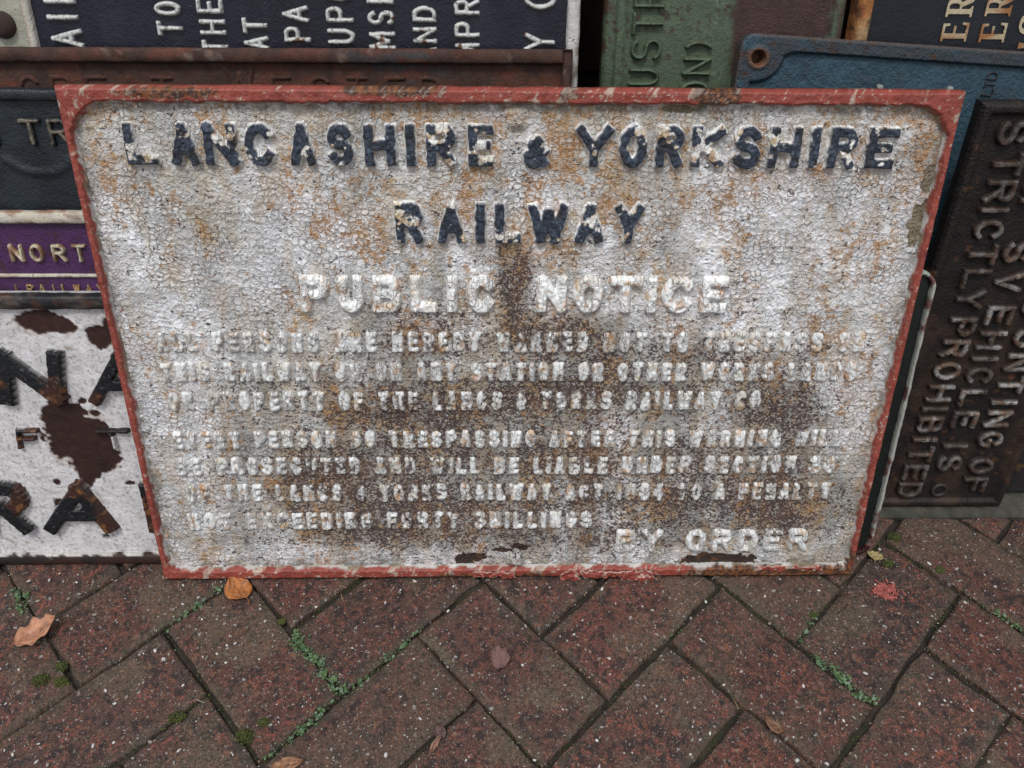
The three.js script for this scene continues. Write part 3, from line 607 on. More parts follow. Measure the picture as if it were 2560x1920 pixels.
// ---- black plate with a white rounded rim, just behind the notice on the right
{
  const s = plate('rimmed_plate', 'black green plate with a chipped white rounded rim behind the notice', 'sign', -0.0236, LEAN);
  const x0 = 0.10, x1 = 0.4475, y0 = 0.004, y1 = 0.370, R = 0.020, path = [];
  for (const [cx, cy, a] of [[x1 - R, y0 + R, -90], [x1 - R, y1 - R, 0], [x0 + R, y1 - R, 90], [x0 + R, y0 + R, 180]]) path.push(...arc(cx, cy, R - 0.002, R - 0.002, a, a + 90, 6));
  const sh = new THREE.Shape(path.map(([x, y]) => new THREE.Vector2(x, y))), g = new THREE.ExtrudeGeometry(sh, { depth: 0.010, bevelEnabled: false }).translate(0, 0, -0.012);
  const p = g.attributes.position, col = new Float32Array(p.count * 3); for (let i = 0; i < p.count; i++) col.set([0.012, 0.017, 0.016], i * 3);
  g.setAttribute('color', new THREE.BufferAttribute(col, 3));
  put('panel', g, iron({ roughness: 0.22, bumpScale: 0.0003 }), s);
  put('rim', bar(path, 0.0050, 0.004, (x, y) => {
    const n = fbm(x * 120, y * 60, 3, 221); return mix3(mix3([0.42, 0.43, 0.40], [0.30, 0.36, 0.33], ss(x1 - 0.003, x1 - 0.006, x)), [0.13, 0.035, 0.028], ss(0.56, 0.66, n) * 0.9 + (y < 0.030 ? 0.7 * ss(0.35, 0.5, n) : 0));
  }, { closed: true, lump: 0.0006, seed: 23, base: -0.012, step: 0.003 }), ironM, s);
}
// ---- white sign with black letters, lower left
{
  const s = plate('white_sign', 'white sign with large black raised letters, black rails and rusty peeled patches', 'sign', -0.021, LEAN);
  const blob = (x, y, cx, cy, rx, ry) => 1 - hypot((x - cx) / rx, (y - cy) / ry);
  const peeled = (x, y) => {
    const n = 0.75 * (fbm(x * 75, y * 75, 3, 231) - 0.5) + 0.3 * (vn(x * 260, y * 260, 232) - 0.5);
    return max(blob(x, y, -0.489, 0.172, 0.038, 0.040), blob(x, y, -0.478, 0.148, 0.032, 0.026), blob(x, y, -0.500, 0.200, 0.025, 0.020), blob(x, y, -0.492, 0.128, 0.010, 0.018),
      blob(x, y, -0.499, 0.314, 0.026, 0.014), blob(x, y, -0.476, 0.309, 0.014, 0.009), blob(x, y, -0.562, 0.314, 0.016, 0.018), blob(x, y, -0.440, 0.297, 0.014, 0.013), blob(x, y, -0.424, 0.309, 0.010, 0.011),
      blob(x, y, -0.4650, 0.2050, 0.0065, 0.005), blob(x, y, -0.4640, 0.1955, 0.004, 0.003), blob(x, y, -0.4440, 0.1130, 0.007, 0.0035), blob(x, y, -0.5310, 0.082, 0.007, 0.010), blob(x, y, -0.528, 0.115, 0.004, 0.004), blob(x, y, -0.475, 0.220, 0.005, 0.004),
      blob(x, y, -0.64, 0.21, 0.03, 0.03), blob(x, y, -0.66, 0.09, 0.03, 0.03)) + n * 0.78 - 0.03;
  };
  const hole = (x, y) => hypot(x + 0.4868, (y - 0.0368) * 1.05);
  put('panel', sheet(-0.95, -0.30, 0.004, 0.344, 0.0016, (x, y) => {
    const k = ss(-0.02, 0.03, peeled(x, y)); return 0.0008 * (fbm(x * 40, y * 40, 2, 233) - 0.5) + 0.0006 * (vn(x * 190, y * 330, 234) - 0.5) * (1 - k) - 0.0011 * k - 0.010 * ss(0.0042, 0.0030, hole(x, y));
  }, (x, y) => {
    const k = ss(-0.02, 0.02, peeled(x, y)), n = fbm(x * 45, y * 45, 3, 235), f = fbm(x * 170, y * 170, 3, 236);
    let c = mul3([0.74, 0.735, 0.76], 0.88 + 0.2 * n);
    c = mix3(c, [0.40, 0.31, 0.23], ss(0.64, 0.80, f) * ss(0.46, 0.66, n) * 0.6);
    c = mix3(c, [0.10, 0.07, 0.06], ss(0.74, 0.84, vn(x * 480, y * 480, 237)) * 0.45);
    c = mix3(c, [0.36, 0.24, 0.16], ss(-0.16, -0.01, peeled(x, y)) * ss(0.35, 0.6, f) * 0.6);
    c = mix3(c, mul3(mix3([0.030, 0.012, 0.011], [0.048, 0.018, 0.012], n), 0.55 + 0.9 * f), k);
    return mix3(c, [0.004, 0.004, 0.004], ss(0.0046, 0.0034, hole(x, y)));
  }, 0.012), iron({ roughness: 0.6, bumpScale: 0.0009 }), s);
  const rail = (x, y) => mix3(mix3([0.014, 0.015, 0.019], [0.085, 0.075, 0.065], ss(0.55, 0.75, fbm(x * 60, y * 190, 3, 238))), [0.085, 0.032, 0.018], ss(0.60, 0.74, fbm(x * 110 + 4, y * 110, 3, 239)) * 0.8);
  put('rail', bar([[-0.95, 0.3370], [-0.30, 0.3370]], 0.0165, 0.008, rail, { lump: 0.0006, seed: 25 }), iron({ roughness: 0.5 }), s);
  put('rail', bar([[-0.95, 0.0075], [-0.30, 0.0075]], 0.0150, 0.0070, (x, y) => mix3(mix3([0.022, 0.016, 0.016], [0.050, 0.022, 0.015], ss(0.4, 0.7, fbm(x * 70, y * 70, 3, 241))), [0.58, 0.56, 0.54], ss(0.0136, 0.0143, y + 0.0040 * (vn(x * 140, 1, 243) - 0.5))), { lump: 0.0005, seed: 26 }), ironM, s);
  const lo = { t: 0.0182, sq: 1, r: 0.0085, cell: 0.0012, bev: 0.0020, rough: 0.0003, lumpy: 0.03, cf: (x, y, up) => {
    const rt = ss(0.56, 0.64, fbm(x * 26 + 2, y * 26, 3, 244) + 0.28 * ss(0.10, 0.02, abs(x + 0.452)) * ss(0.13, 0.10, y)), f = fbm(x * 170, y * 170, 3, 245);
    const c = mix3(mul3([0.008, 0.010, 0.013], 0.6 + 0.9 * f), mix3([0.050, 0.020, 0.014], [0.20, 0.085, 0.03], ss(0.55, 0.75, f)), rt);
    return mix3(mix3(c, [0.20, 0.20, 0.19], ss(0.86, 0.92, vn(x * 400, y * 400, 246)) * 0.4), [0.52, 0.51, 0.50], up < 0.35 ? 0.75 * (1 - rt) : 0);
  } };
  const lm = iron({ roughness: 0.5 });
  stamp(s, 'N', -0.5215, 0.2500, 0.073, 0.066, 0, { ...lo, skew: 0.16 }, lm);
  stamp(s, 'A', -0.4215, 0.2505, 0.086, 0.066, 0, { ...lo, t: 0.0150 }, lm);
  stamp(s, 'R', -0.5945, 0.0820, 0.060, 0.072, 0, { ...lo, skew: 0.1 }, lm);
  stamp(s, 'A', -0.5070, 0.0815, 0.084, 0.070, 0, { ...lo, skew: 0.16 }, lm);
  stamp(s, 'I', -0.4235, 0.0815, 0.016, 0.070, 0, lo, lm);
  const l2 = { ...lo, t: 0.0058, r: 0.006, cell: 0.0009, bev: 0.0016 };
  stamp(s, 'O', -0.5930, 0.1740, 0.026, 0.026, 0, l2, lm);
  stamp(s, 'F', -0.5440, 0.1740, 0.026, 0.026, 0, { ...l2, skew: 0.15 }, lm);
  stamp(s, 'T', -0.4490, 0.1735, 0.040, 0.026, 0, { ...l2, cf: (x, y, up) => (y > 0.178 ? [0.022, 0.016, 0.015] : mix3([0.045, 0.018, 0.014], [0.62, 0.61, 0.62], ss(-0.463, -0.456, x) )) }, lm);
}

// ================================================================ THE NOTICE
const notice = plate('railway_notice', 'large white railway trespass notice in a red frame, cracked paint over rust', 'sign', 0, LEAN, 0, 0, 0.0008);
const W2 = 0.4162, HH = 0.5579;
const DARK = [[0.001, 0.372, 0.022, 0.050, 0.85], [0.03, 0.312, 0.13, 0.026, 0.60], [-0.10, 0.306, 0.06, 0.028, 0.45], [0.194, 0.289, 0.13, 0.020, 0.55], [-0.105, 0.222, 0.10, 0.030, 0.75], [0.072, 0.246, 0.17, 0.028, 0.75], [0.298, 0.225, 0.055, 0.036, 0.95],
  [0.05, 0.165, 0.21, 0.038, 0.75], [0.30, 0.150, 0.05, 0.040, 0.70], [-0.21, 0.150, 0.09, 0.036, 0.60], [0.20, 0.108, 0.16, 0.030, 0.85], [-0.10, 0.100, 0.16, 0.040, 0.75], [-0.15, 0.060, 0.12, 0.022, 0.55], [0.32, 0.080, 0.06, 0.030, 0.80], [0.12, 0.058, 0.15, 0.022, 0.5], [-0.25, 0.245, 0.08, 0.03, 0.3], [0.12, 0.40, 0.1, 0.03, 0.18]];
function darkAt(x, y) {
  let m = 0.03;
  for (const [cx, cy, rx, ry, a] of DARK) { const q = ((x - cx) / rx) ** 2 + ((y - cy) / ry) ** 2; if (q < 5) m = m + a * exp(-q) * (1 - m * 0.6); }
  m *= 0.55 + 0.75 * vn(x * 34, y * 7, 301);
  return clamp(m);
}
const peel = (x, y) => { // paint gone down to the metal
  const b = (cx, cy, rx, ry) => 1 - hypot((x - cx) / rx, (y - cy) / ry), n = 1.1 * (fbm(x * 130, y * 130, 3, 302) - 0.5);
  return max(b(-0.0565, 0.0215, 0.0105, 0.0125), b(-0.040, 0.0260, 0.0105, 0.0065), b(0.012, 0.0405, 0.012, 0.0045), b(-0.012, 0.0360, 0.014, 0.0030), b(0.248, 0.0200, 0.046, 0.0105), b(0.4030, 0.433, 0.0115, 0.024), b(0.4045, 0.475, 0.007, 0.014), b(0.158, 0.5405, 0.02, 0.004)) + n;
};
const ckP = { e1: 0, e2: 0, id1: 0, id2: 0, f1: 0 };
const panelTex = makeTex(2048, 1376, 0.84, 0.5644, (x0, y, o) => {
  const x = x0 - 0.42, low = ss(0.40, 0.24, y) * ss(0.42, 0.25, abs(x)), m = clamp(darkAt(x, y) + 0.16 * low);
  const zone = fbm(x * 11, y * 11, 3, 310), big = fbm(x * 9, y * 12, 3, 316), streak = vn(x * 42, y * 5, 317);
  crackle(x / 0.0062, y / 0.0062, 1, 311, ckP);
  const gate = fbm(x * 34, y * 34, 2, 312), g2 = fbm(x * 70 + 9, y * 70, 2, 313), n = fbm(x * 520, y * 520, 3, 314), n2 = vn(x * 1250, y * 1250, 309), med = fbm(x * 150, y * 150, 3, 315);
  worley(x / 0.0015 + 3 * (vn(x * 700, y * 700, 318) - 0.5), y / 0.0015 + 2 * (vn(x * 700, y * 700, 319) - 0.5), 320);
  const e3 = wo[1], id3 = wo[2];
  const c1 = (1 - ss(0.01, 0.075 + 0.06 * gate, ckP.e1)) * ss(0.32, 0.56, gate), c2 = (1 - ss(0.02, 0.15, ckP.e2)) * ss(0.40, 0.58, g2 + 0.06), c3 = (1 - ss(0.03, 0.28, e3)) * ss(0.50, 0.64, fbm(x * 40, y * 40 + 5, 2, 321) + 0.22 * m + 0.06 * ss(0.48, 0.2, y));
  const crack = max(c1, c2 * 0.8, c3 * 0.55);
  // clean cracked white, greyer and yellower in patches, each flake a little different
  let c = mix3([0.80, 0.815, 0.845], [0.60, 0.605, 0.595], ss(0.36, 0.66, big + 0.12 * (streak - 0.5)));
  c = mix3(c, [0.52, 0.50, 0.44], ss(0.54, 0.74, med) * 0.5);
  c = mul3(c, 0.74 + 0.14 * ckP.id1 + 0.20 * ckP.id2 + 0.06 * id3 + 0.30 * (n - 0.5) + 0.14 * (n2 - 0.5));
  // olive grey film over the worn centre and down the left
  const film = ss(0.34, 0.62, 0.55 * fbm(x * 26, y * 16, 3, 305) + 0.20 * (n - 0.5) + 0.42 * m + 0.14 * ss(-0.25, -0.38, x) * low + 0.30 * (fbm(x * 75, y * 3.5, 3, 306) - 0.5));
  c = mix3(c, [0.215, 0.212, 0.190], film * 0.76);
  // rust bleeding out of the cracks
  const rz = clamp(0.50 * exp(-(((x - 0.03) / 0.13) ** 2)) * ss(0.30, 0.42, y) + 0.30 * ss(0.40, 0.48, y) + 0.25 * ss(0.28, 0.40, x) * ss(0.2, 0.4, y) + 0.15 + 0.40 * m);
  const rn = 0.40 * fbm(x * 52, y * 22, 3, 322) + 0.34 * fbm(x * 190, y * 150, 3, 327) + 0.14 * n;
  const rust = ss(0.540, 0.64, rn + 0.17 * rz + 0.05 * crack + 0.07 * (n2 - 0.5)) * (0.25 + 0.75 * ss(0.30, 0.62, 0.5 * fbm(x * 270, y * 270, 2, 328) + 0.35 * ckP.id2 + 0.3 * crack)), rline = ss(0.50, 0.62, fbm(x * 36, y * 26, 3, 329) + 0.10 * rz);
  c = mix3(c, mix3([0.56, 0.29, 0.075], [0.30, 0.125, 0.03], n), rust * 0.85);
  c = mix3(c, [0.44, 0.31, 0.15], ss(0.52, 0.68, fbm(x * 80, y * 34, 3, 323) + 0.12 * m + 0.22 * (n - 0.5)) * 0.30);
  // dark speckle where the paint has worn through
  const wn = 0.46 * n + 0.26 * fbm(x * 230, y * 230, 2, 324) + 0.16 * fbm(x * 80, y * 80, 2, 325) + 0.12 * n2;
  const dk = ss(0.0, 0.09, m * 0.37 - 1.5 * (wn - 0.5) - 0.214);
  c = mix3(c, mix3([0.034, 0.020, 0.023], [0.085, 0.050, 0.042], n2), dk * 0.94);
  c = mix3(c, [0.56, 0.53, 0.50], ss(0.72, 0.82, vn(x * 760, y * 900, 326)) * dk * 0.7);
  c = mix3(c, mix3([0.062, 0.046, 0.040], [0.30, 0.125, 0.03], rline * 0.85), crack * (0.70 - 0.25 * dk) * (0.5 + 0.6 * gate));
  // grime along the inside of the frame
  const ed = min(x + 0.4075, 0.4075 - x, y - 0.016, 0.542 - y);
  c = mix3(c, [0.17, 0.155, 0.13], ss(0.016, 0.0, ed + 0.014 * (med - 0.5)) * ss(0.35, 0.65, med) * 0.75);
  const pe = ss(-0.02, 0.03, peel(x, y));
  const bare = y > 0.35 ? mix3([0.27, 0.235, 0.165], [0.12, 0.095, 0.06], med) : mix3([0.035, 0.018, 0.012], [0.13, 0.05, 0.018], ss(0.6, 0.78, med));
  c = mix3(c, mul3(bare, 0.6 + 0.8 * n), pe);
  o[0] = c[0]; o[1] = c[1]; o[2] = c[2];
  o[3] = 0.46 + 0.26 * (0.5 - ss(0, 0.5, ckP.e1)) * gate * 2 + 0.24 * (0.5 - ss(0, 0.5, ckP.e2)) * ss(0.3, 0.6, g2) + 0.22 * (ckP.id2 - 0.5) + 0.12 * (id3 - 0.5) - 0.50 * crack + 0.30 * (n - 0.5) + 0.22 * (ckP.id1 - 0.5) - 0.18 * dk + 0.24 * (med - 0.5);
});
for (const t of [panelTex.map, panelTex.bump]) t.offset.set(0.5, 0);
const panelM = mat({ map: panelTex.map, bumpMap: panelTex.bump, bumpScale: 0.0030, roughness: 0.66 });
{
  const boss = (x, y) => 0.006 * exp(-(((x - 0.002) / 0.0095) ** 4) - (((y - 0.531) / 0.0095) ** 4)) + 0.006 * exp(-(((x - 0.006) / 0.0095) ** 4) - (((y - 0.0235) / 0.0085) ** 4));
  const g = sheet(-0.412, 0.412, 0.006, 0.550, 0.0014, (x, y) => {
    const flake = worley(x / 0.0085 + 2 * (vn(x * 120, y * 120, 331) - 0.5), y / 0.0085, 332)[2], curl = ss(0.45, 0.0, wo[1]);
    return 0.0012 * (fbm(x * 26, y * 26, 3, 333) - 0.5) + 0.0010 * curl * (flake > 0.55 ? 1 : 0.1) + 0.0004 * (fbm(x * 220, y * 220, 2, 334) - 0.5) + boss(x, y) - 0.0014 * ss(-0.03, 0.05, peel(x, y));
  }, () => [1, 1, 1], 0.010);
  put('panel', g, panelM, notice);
}
// red frame: outer rectangle, inner edge with filled corners
{
  const RED = [0.300, 0.060, 0.042], path = [], c = 0.034;
  const xi = 0.4065, yt = 0.5425, yb = 0.0150, inner = [];
  const side = (ax, ay, bx, by, px, py, qx, qy, n) => { for (let i = 0; i < n; i++) { path.push([lerp(ax, bx, i / n), lerp(ay, by, i / n)]); inner.push([lerp(px, qx, i / n), lerp(py, qy, i / n)]); } };
  const fil = (k) => k;   // size of the filled inner corner
  const ct = fil(0.026), cb = fil(0.010);
  const corner = (ox0, oy0, ox1, oy1, ox2, oy2, p, q, k) => { // outer goes round a sharp corner, inner cuts it off in a hollow arc
    for (let i = 0; i < k; i++) {
      const u = i / k, o = u < 0.5 ? [lerp(ox0, ox1, u * 2), lerp(oy0, oy1, u * 2)] : [lerp(ox1, ox2, u * 2 - 1), lerp(oy1, oy2, u * 2 - 1)];
      const cx = lerp(p[0], q[0], u), cy = lerp(p[1], q[1], u), bow = 0.18 * sin(PI * u);
      path.push(o); inner.push([cx - (ox1 > 0 ? -1 : 1) * 0 + bow * (ox1 - cx) * 0.5, cy + bow * (oy1 - cy) * 0.5]);
    }
  };
  side(-W2 + c, HH, W2 - c, HH, -xi + ct, yt, xi - ct, yt, 560);
  corner(W2 - c, HH, W2, HH, W2, HH - c, [xi - ct, yt], [xi, yt - ct], 40);
  side(W2, HH - c, W2, c, xi, yt - ct, xi, yb + cb, 350);
  corner(W2, c, W2, 0, W2 - c, 0, [xi, yb + cb], [xi - cb, yb], 36);
  side(W2 - c, 0, -W2 + c, 0, xi - cb, yb, -xi + cb, yb, 560);
  corner(-W2 + c, 0, -W2, 0, -W2, c, [-xi + cb, yb], [-xi, yb + cb], 36);
  side(-W2, c, -W2, HH - c, -xi, yb + cb, -xi, yt - ct, 350);
  corner(-W2, HH - c, -W2, HH, -W2 + c, HH, [-xi, yt - ct], [-xi + ct, yt], 40);
  const N = path.length, K = 20, pos = [], col = [], uv = [], idx = [];
  const bareAt = (x, y) => {
    const b = (cx, cy, rx, ry, a = 1) => a * exp(-(((x - cx) / rx) ** 2) - ((y - cy) / ry) ** 2);
    return clamp(b(0.188, 0.550, 0.020, 0.012, 1.1) + b(-0.115, 0.556, 0.045, 0.006) + b(0.31, 0.008, 0.085, 0.012, 1.2) + b(-0.02, 0.004, 0.10, 0.005, 0.7) + b(-0.31, 0.552, 0.05, 0.006, 0.7) + b(0.05, 0.552, 0.02, 0.01, 0.35) + b(0.41, 0.03, 0.02, 0.03, 0.5));
  };
  for (let i = 0; i < N; i++) {
    const [ox, oy] = path[i], jit = 0.0036 * (fbm(ox * 55, oy * 55, 3, 341) - 0.5) + 0.0060 * (fbm(ox * 150, oy * 150, 3, 342) - 0.5) * vn(ox * 16, oy * 16, 338) ** 2 * 1.6;
    let [ix, iy] = inner[i]; const dx = ix - ox, dy = iy - oy, L = hypot(dx, dy); ix += (dx / L) * jit; iy += (dy / L) * jit;
    const d = hypot(ix - ox, iy - oy), out = 0.0014 * (fbm(ox * 45 + 7, oy * 45, 2, 343) - 0.5);
    for (let k = 0; k < K; k++) {
      let t, z;
      if (k === 0) { t = 0.02; z = -0.012; } else if (k === 1) { t = 0; z = -0.004; } else if (k === 2) { t = 0; z = 0.003; } else if (k === K - 1) { t = 1.0; z = -0.0022; }
      else { const q = (k - 3) / (K - 5); t = 0.06 + q * 0.92; const into = (1 - t) * d, o2 = t * d; z = 0.0082 * ss(-0.0005, 0.0034, into) * (0.45 + 0.55 * ss(0, 0.0035, o2)) + (into < 0.0007 ? 0.0004 : 0); }
      let x = ox + (ix - ox) * t, y = oy + (iy - oy) * t;
      if (k < 4) { x -= (dx / L) * out; y -= (dy / L) * out; }
      const lumps = (fbm(x * 140 + z * 60, y * 140 + z * 60, 3, 344) - 0.5), face = k > 1 && k < K - 1 ? 1 : 0;
      z += 0.0016 * lumps * face + 0.0012 * (vn(x * 45, y * 45, 345) - 0.5) * face;
      const n = fbm(x * 120 + z * 90, y * 120 + z * 90, 3, 346), f = fbm(x * 420, y * 420 + z * 300, 2, 347), sp = vn(x * 620 + z * 400, y * 620 + z * 300, 348), vert = abs(ox) > W2 - 0.001 && oy < HH - c;
      let cc = mul3(RED, 0.74 + 0.30 * n + 0.30 * f);
      const br = ss(0.42, 0.60, bareAt(x, y) * 0.75 + 0.55 * n - 0.06);
      cc = mix3(cc, mix3([0.052, 0.025, 0.016], [0.22, 0.082, 0.025], ss(0.4, 0.7, f)), br * 0.95);
      const vein = abs(fbm(x * 75 + z * 80, y * 75 + z * 80, 3, 349) - 0.5), wht = ss(0.010, 0.003, vein) * ss(0.45, 0.6, vn(x * 38, y * 38, 350)) * 0.55 + ss(0.80, 0.88, sp) * ss(0.40, 0.56, n) * 0.8 + (vert ? 0 : ss(0.70, 0.74, n)) * 0.7;
      cc = mix3(cc, [0.56, 0.50, 0.42], clamp(wht) * (1 - 0.5 * br));
      const inn = ss(0.0016, 0.0007, (1 - t) * d + 0.0040 * (fbm(ox * 90, oy * 90, 3, 340) - 0.5));
      cc = mix3(cc, mix3([0.66, 0.65, 0.63], [0.30, 0.24, 0.17], ss(0.50, 0.62, fbm(ox * 50, oy * 50, 2, 339))), inn * 0.95);
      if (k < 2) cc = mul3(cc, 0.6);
      pos.push(x, y, z); col.push(cc[0], cc[1], cc[2]); uv.push(x + z, y + z);
    }
  }
  for (let i = 0; i < N; i++) for (let k = 0; k < K - 1; k++) { const a = i * K + k, b = ((i + 1) % N) * K + k; idx.push(a, b, a + 1, b, b + 1, a + 1); }
  put('frame', geo(pos, col, uv, idx), mat({ vertexColors: true, map: grime.map, bumpMap: grime.bump, bumpScale: 0.0012, roughness: 0.5 }), notice);
}
// loose tongues of red paint hanging over the lower edge
G['-'] = [[[0, 0.5], [0.45, 0.62], [1, 0.42]]];
for (const [x, w, h, sd] of [[0.152, 0.042, 0.015, 1], [0.072, 0.022, 0.016, 2], [0.110, 0.052, 0.010, 3], [0.335, 0.082, 0.007, 4], [-0.02, 0.05, 0.008, 5]]) {
  const f = put('paint_flake', letter('-', w, h * 1.25, { t: h, r: 0.0016, cell: 0.0009, bev: 0.0012, rough: 0.0026, lumpy: 0.9, sink: -0.0004, seed: 500 + sd, ox: x, oy: 0, cf: (u, v, up) => {
    const n = fbm(u * 150, v * 150, 3, 506);
    return mix3(mul3([0.300, 0.060, 0.042], 0.7 + 0.6 * n), [0.62, 0.57, 0.50], max(1 - ss(0.1, 0.7, up + 0.9 * (n - 0.45)), ss(0.66, 0.72, n) * 0.6) * 0.9);
  } }), mat({ vertexColors: true, map: grime.map, bumpMap: grime.bump, bumpScale: 0.0008, roughness: 0.5 }), notice);
  f.position.set(x, sd === 4 ? 0.0150 : 0.0072 - 0.002 * (sd < 3), 0.0102);
}
// ---- heading letters
const navy = (x, y, up) => {
  const pe = fbm(x * 62, y * 62, 3, 351), f = fbm(x * 330, y * 330, 3, 352), sp = vn(x * 700, y * 700, 353);
  const gone = ss(0.615, 0.64, pe - 0.060 + 0.16 * (f - 0.5) + 0.05 * (1 - up)), face = ss(0.50, 0.80, up + 0.35 * (f - 0.5));
  let c = mul3([0.040, 0.058, 0.096], 0.35 + 1.3 * f);
  c = mix3(c, [0.22, 0.27, 0.36], ss(0.62, 0.78, f) * 0.45 + ss(0.86, 0.92, sp) * 0.6);
  const under = mix3([1.15, 1.13, 1.08], [0.85, 0.66, 0.45], ss(0.5, 0.7, fbm(x * 160, y * 160, 2, 354)));
  return mix3(mix3([1.18, 1.18, 1.18], c, face), under, gone * face);
};
const white = (x, y, up) => {
  const m = darkAt(x, y), n = 0.6 * fbm(x * 380, y * 380, 3, 361) + 0.4 * fbm(x * 120, y * 120, 2, 362), d = ss(0.0, 0.16, m * 0.55 - n + 0.165 - 0.10 * up);
  const rust = ss(0.64, 0.78, fbm(x * 95, y * 95, 3, 363)) * 0.7;
  return mix3(mix3(mul3([1.07, 1.08, 1.08], 0.72 + 0.46 * n), [0.72, 0.42, 0.18], rust), [0.13, 0.085, 0.075], d * 0.9);
};
const H1 = 'L-3483,330 A-3084,288 N-2745,340 C-2376,319 A-1988,268 S-1634,268 H-1261,329 I-975,104 R-691,309 E-314,270 &209,279 Y753,381 O1121,294 R1467,294 K1828,348 S2202,295 H2564,340 I2846,137 R3112,297 E3486,328';
const H2 = 'R-1025,303 A-614,304 I-328,132 L-60,286 W338,419 A745,306 Y1133,315';
const H3 = 'P-2018,304 U-1652,286 B-1291,305 L-912,292 I-623,108 C-323,321 N398,327 O770,313 T1155,361 I1421,95 C1700,348 E2065,306';
function heading(text, y, h, o) {
  for (const q of text.split(' ')) {
    const [x, w] = q.slice(1).split(',').map((v) => v / 1e4), amp = q[0] === '&';
    stamp(notice, q[0], x, amp ? y - 0.006 : y - 0.0012 * (x + 0.35) / 0.7, w, amp ? h * 0.78 : h, (hash(x * 1e4, 3, 9) - 0.5) * 0.03, o, letterM);
  }
}
let nLetters = 0;
heading(H1, 0.5066, 0.0412, { t: 0.0124, r: 0.0064, cell: 0.0009, bev: 0.0026, rough: 0.0007, lumpy: 0.12, cf: navy });
heading(H2, 0.4330, 0.0424, { t: 0.0128, r: 0.0064, cell: 0.0009, bev: 0.0026, rough: 0.0008, lumpy: 0.12, cf: navy });
heading(H3, 0.3590, 0.0410, { t: 0.0126, r: 0.0066, cell: 0.0009, bev: 0.0030, rough: 0.0006, lumpy: 0.12, dome: 0.25, cf: (x, y, up) => mul3(white(x, y, up), 1.22) });
nLetters += 39;
// ---- the worn small print
const spareLetters = [];
function line(text, x0, x1, y1, y0, o = {}) {
  const adv = [...text].map((c) => WIDE[c] ?? 1), gap = 0.24, total = adv.reduce((a, b) => a + b + gap, -gap), k = (x1 - x0) / total, h = y1 - y0, y = (y0 + y1) / 2;
  let x = x0;
  [...text].forEach((c, i) => {
    const w = adv[i] * k, cx = x + w / 2; x += (adv[i] + gap) * k;
    if (c === ' ') return;
    const r = hash(i * 31, y * 1e4, 371), worn = fbm(cx * 14, y * 14, 2, 372), lo = { t: 0.0066 + 0.0012 * r, sq: 0.6, r: 0.0042 * (0.5 + 0.8 * (1 - worn)) , cell: 0.0009, bev: 0.0023, rough: 0.0006, lumpy: 0.14, dome: 0.3, cf: white, ...o };
    const dy = (hash(i, y * 1e4, 373) - 0.5) * 0.0012, turn = (r - 0.5) * 0.06;
    if (nLetters < 300) { nLetters++; stamp(notice, c, cx, y + dy, w, h, turn, lo, letterM); }
    else spareLetters.push(letter(c, w, h, { ox: cx, oy: y, seed: 3 + i, ...lo }).rotateZ(turn).translate(cx, y + dy, 0));
  });
}
line('ALL PERSONS ARE HEREBY WARNED NOT TO TRESPASS ON', -0.3725, 0.3744, 0.3171, 0.2934);
line('THIS RAILWAY OR ON ANY STATION OR OTHER WORKS LANDS', -0.3739, 0.3713, 0.2821, 0.2592);
line('OR PROPERTY OF THE LANCS & YORKS RAILWAY CO', -0.3726, 0.2731, 0.2481, 0.2244);
line('EVERY PERSON SO TRESPASSING AFTER THIS WARNING WILL', -0.3750, 0.3717, 0.1996, 0.1771);
line('BE PROSECUTED AND WILL BE LIABLE UNDER SECTION 36', -0.3769, 0.3703, 0.1656, 0.1425);
line('BY ORDER', 0.1249, 0.3559, 0.0655, 0.0338, { t: 0.0086, r: 0.0050 });
line('OF THE LANCS & YORKS RAILWAY ACT 1884 TO A PENALTY', -0.3724, 0.3715, 0.1300, 0.1065);
line('NOT EXCEEDING FORTY SHILLINGS', -0.3761, 0.0957, 0.0918, 0.0680);
if (spareLetters.length) { const m = put('small_lettering', mergeGeometries(spareLetters), letterM, notice); m.userData.kind = 'stuff'; }

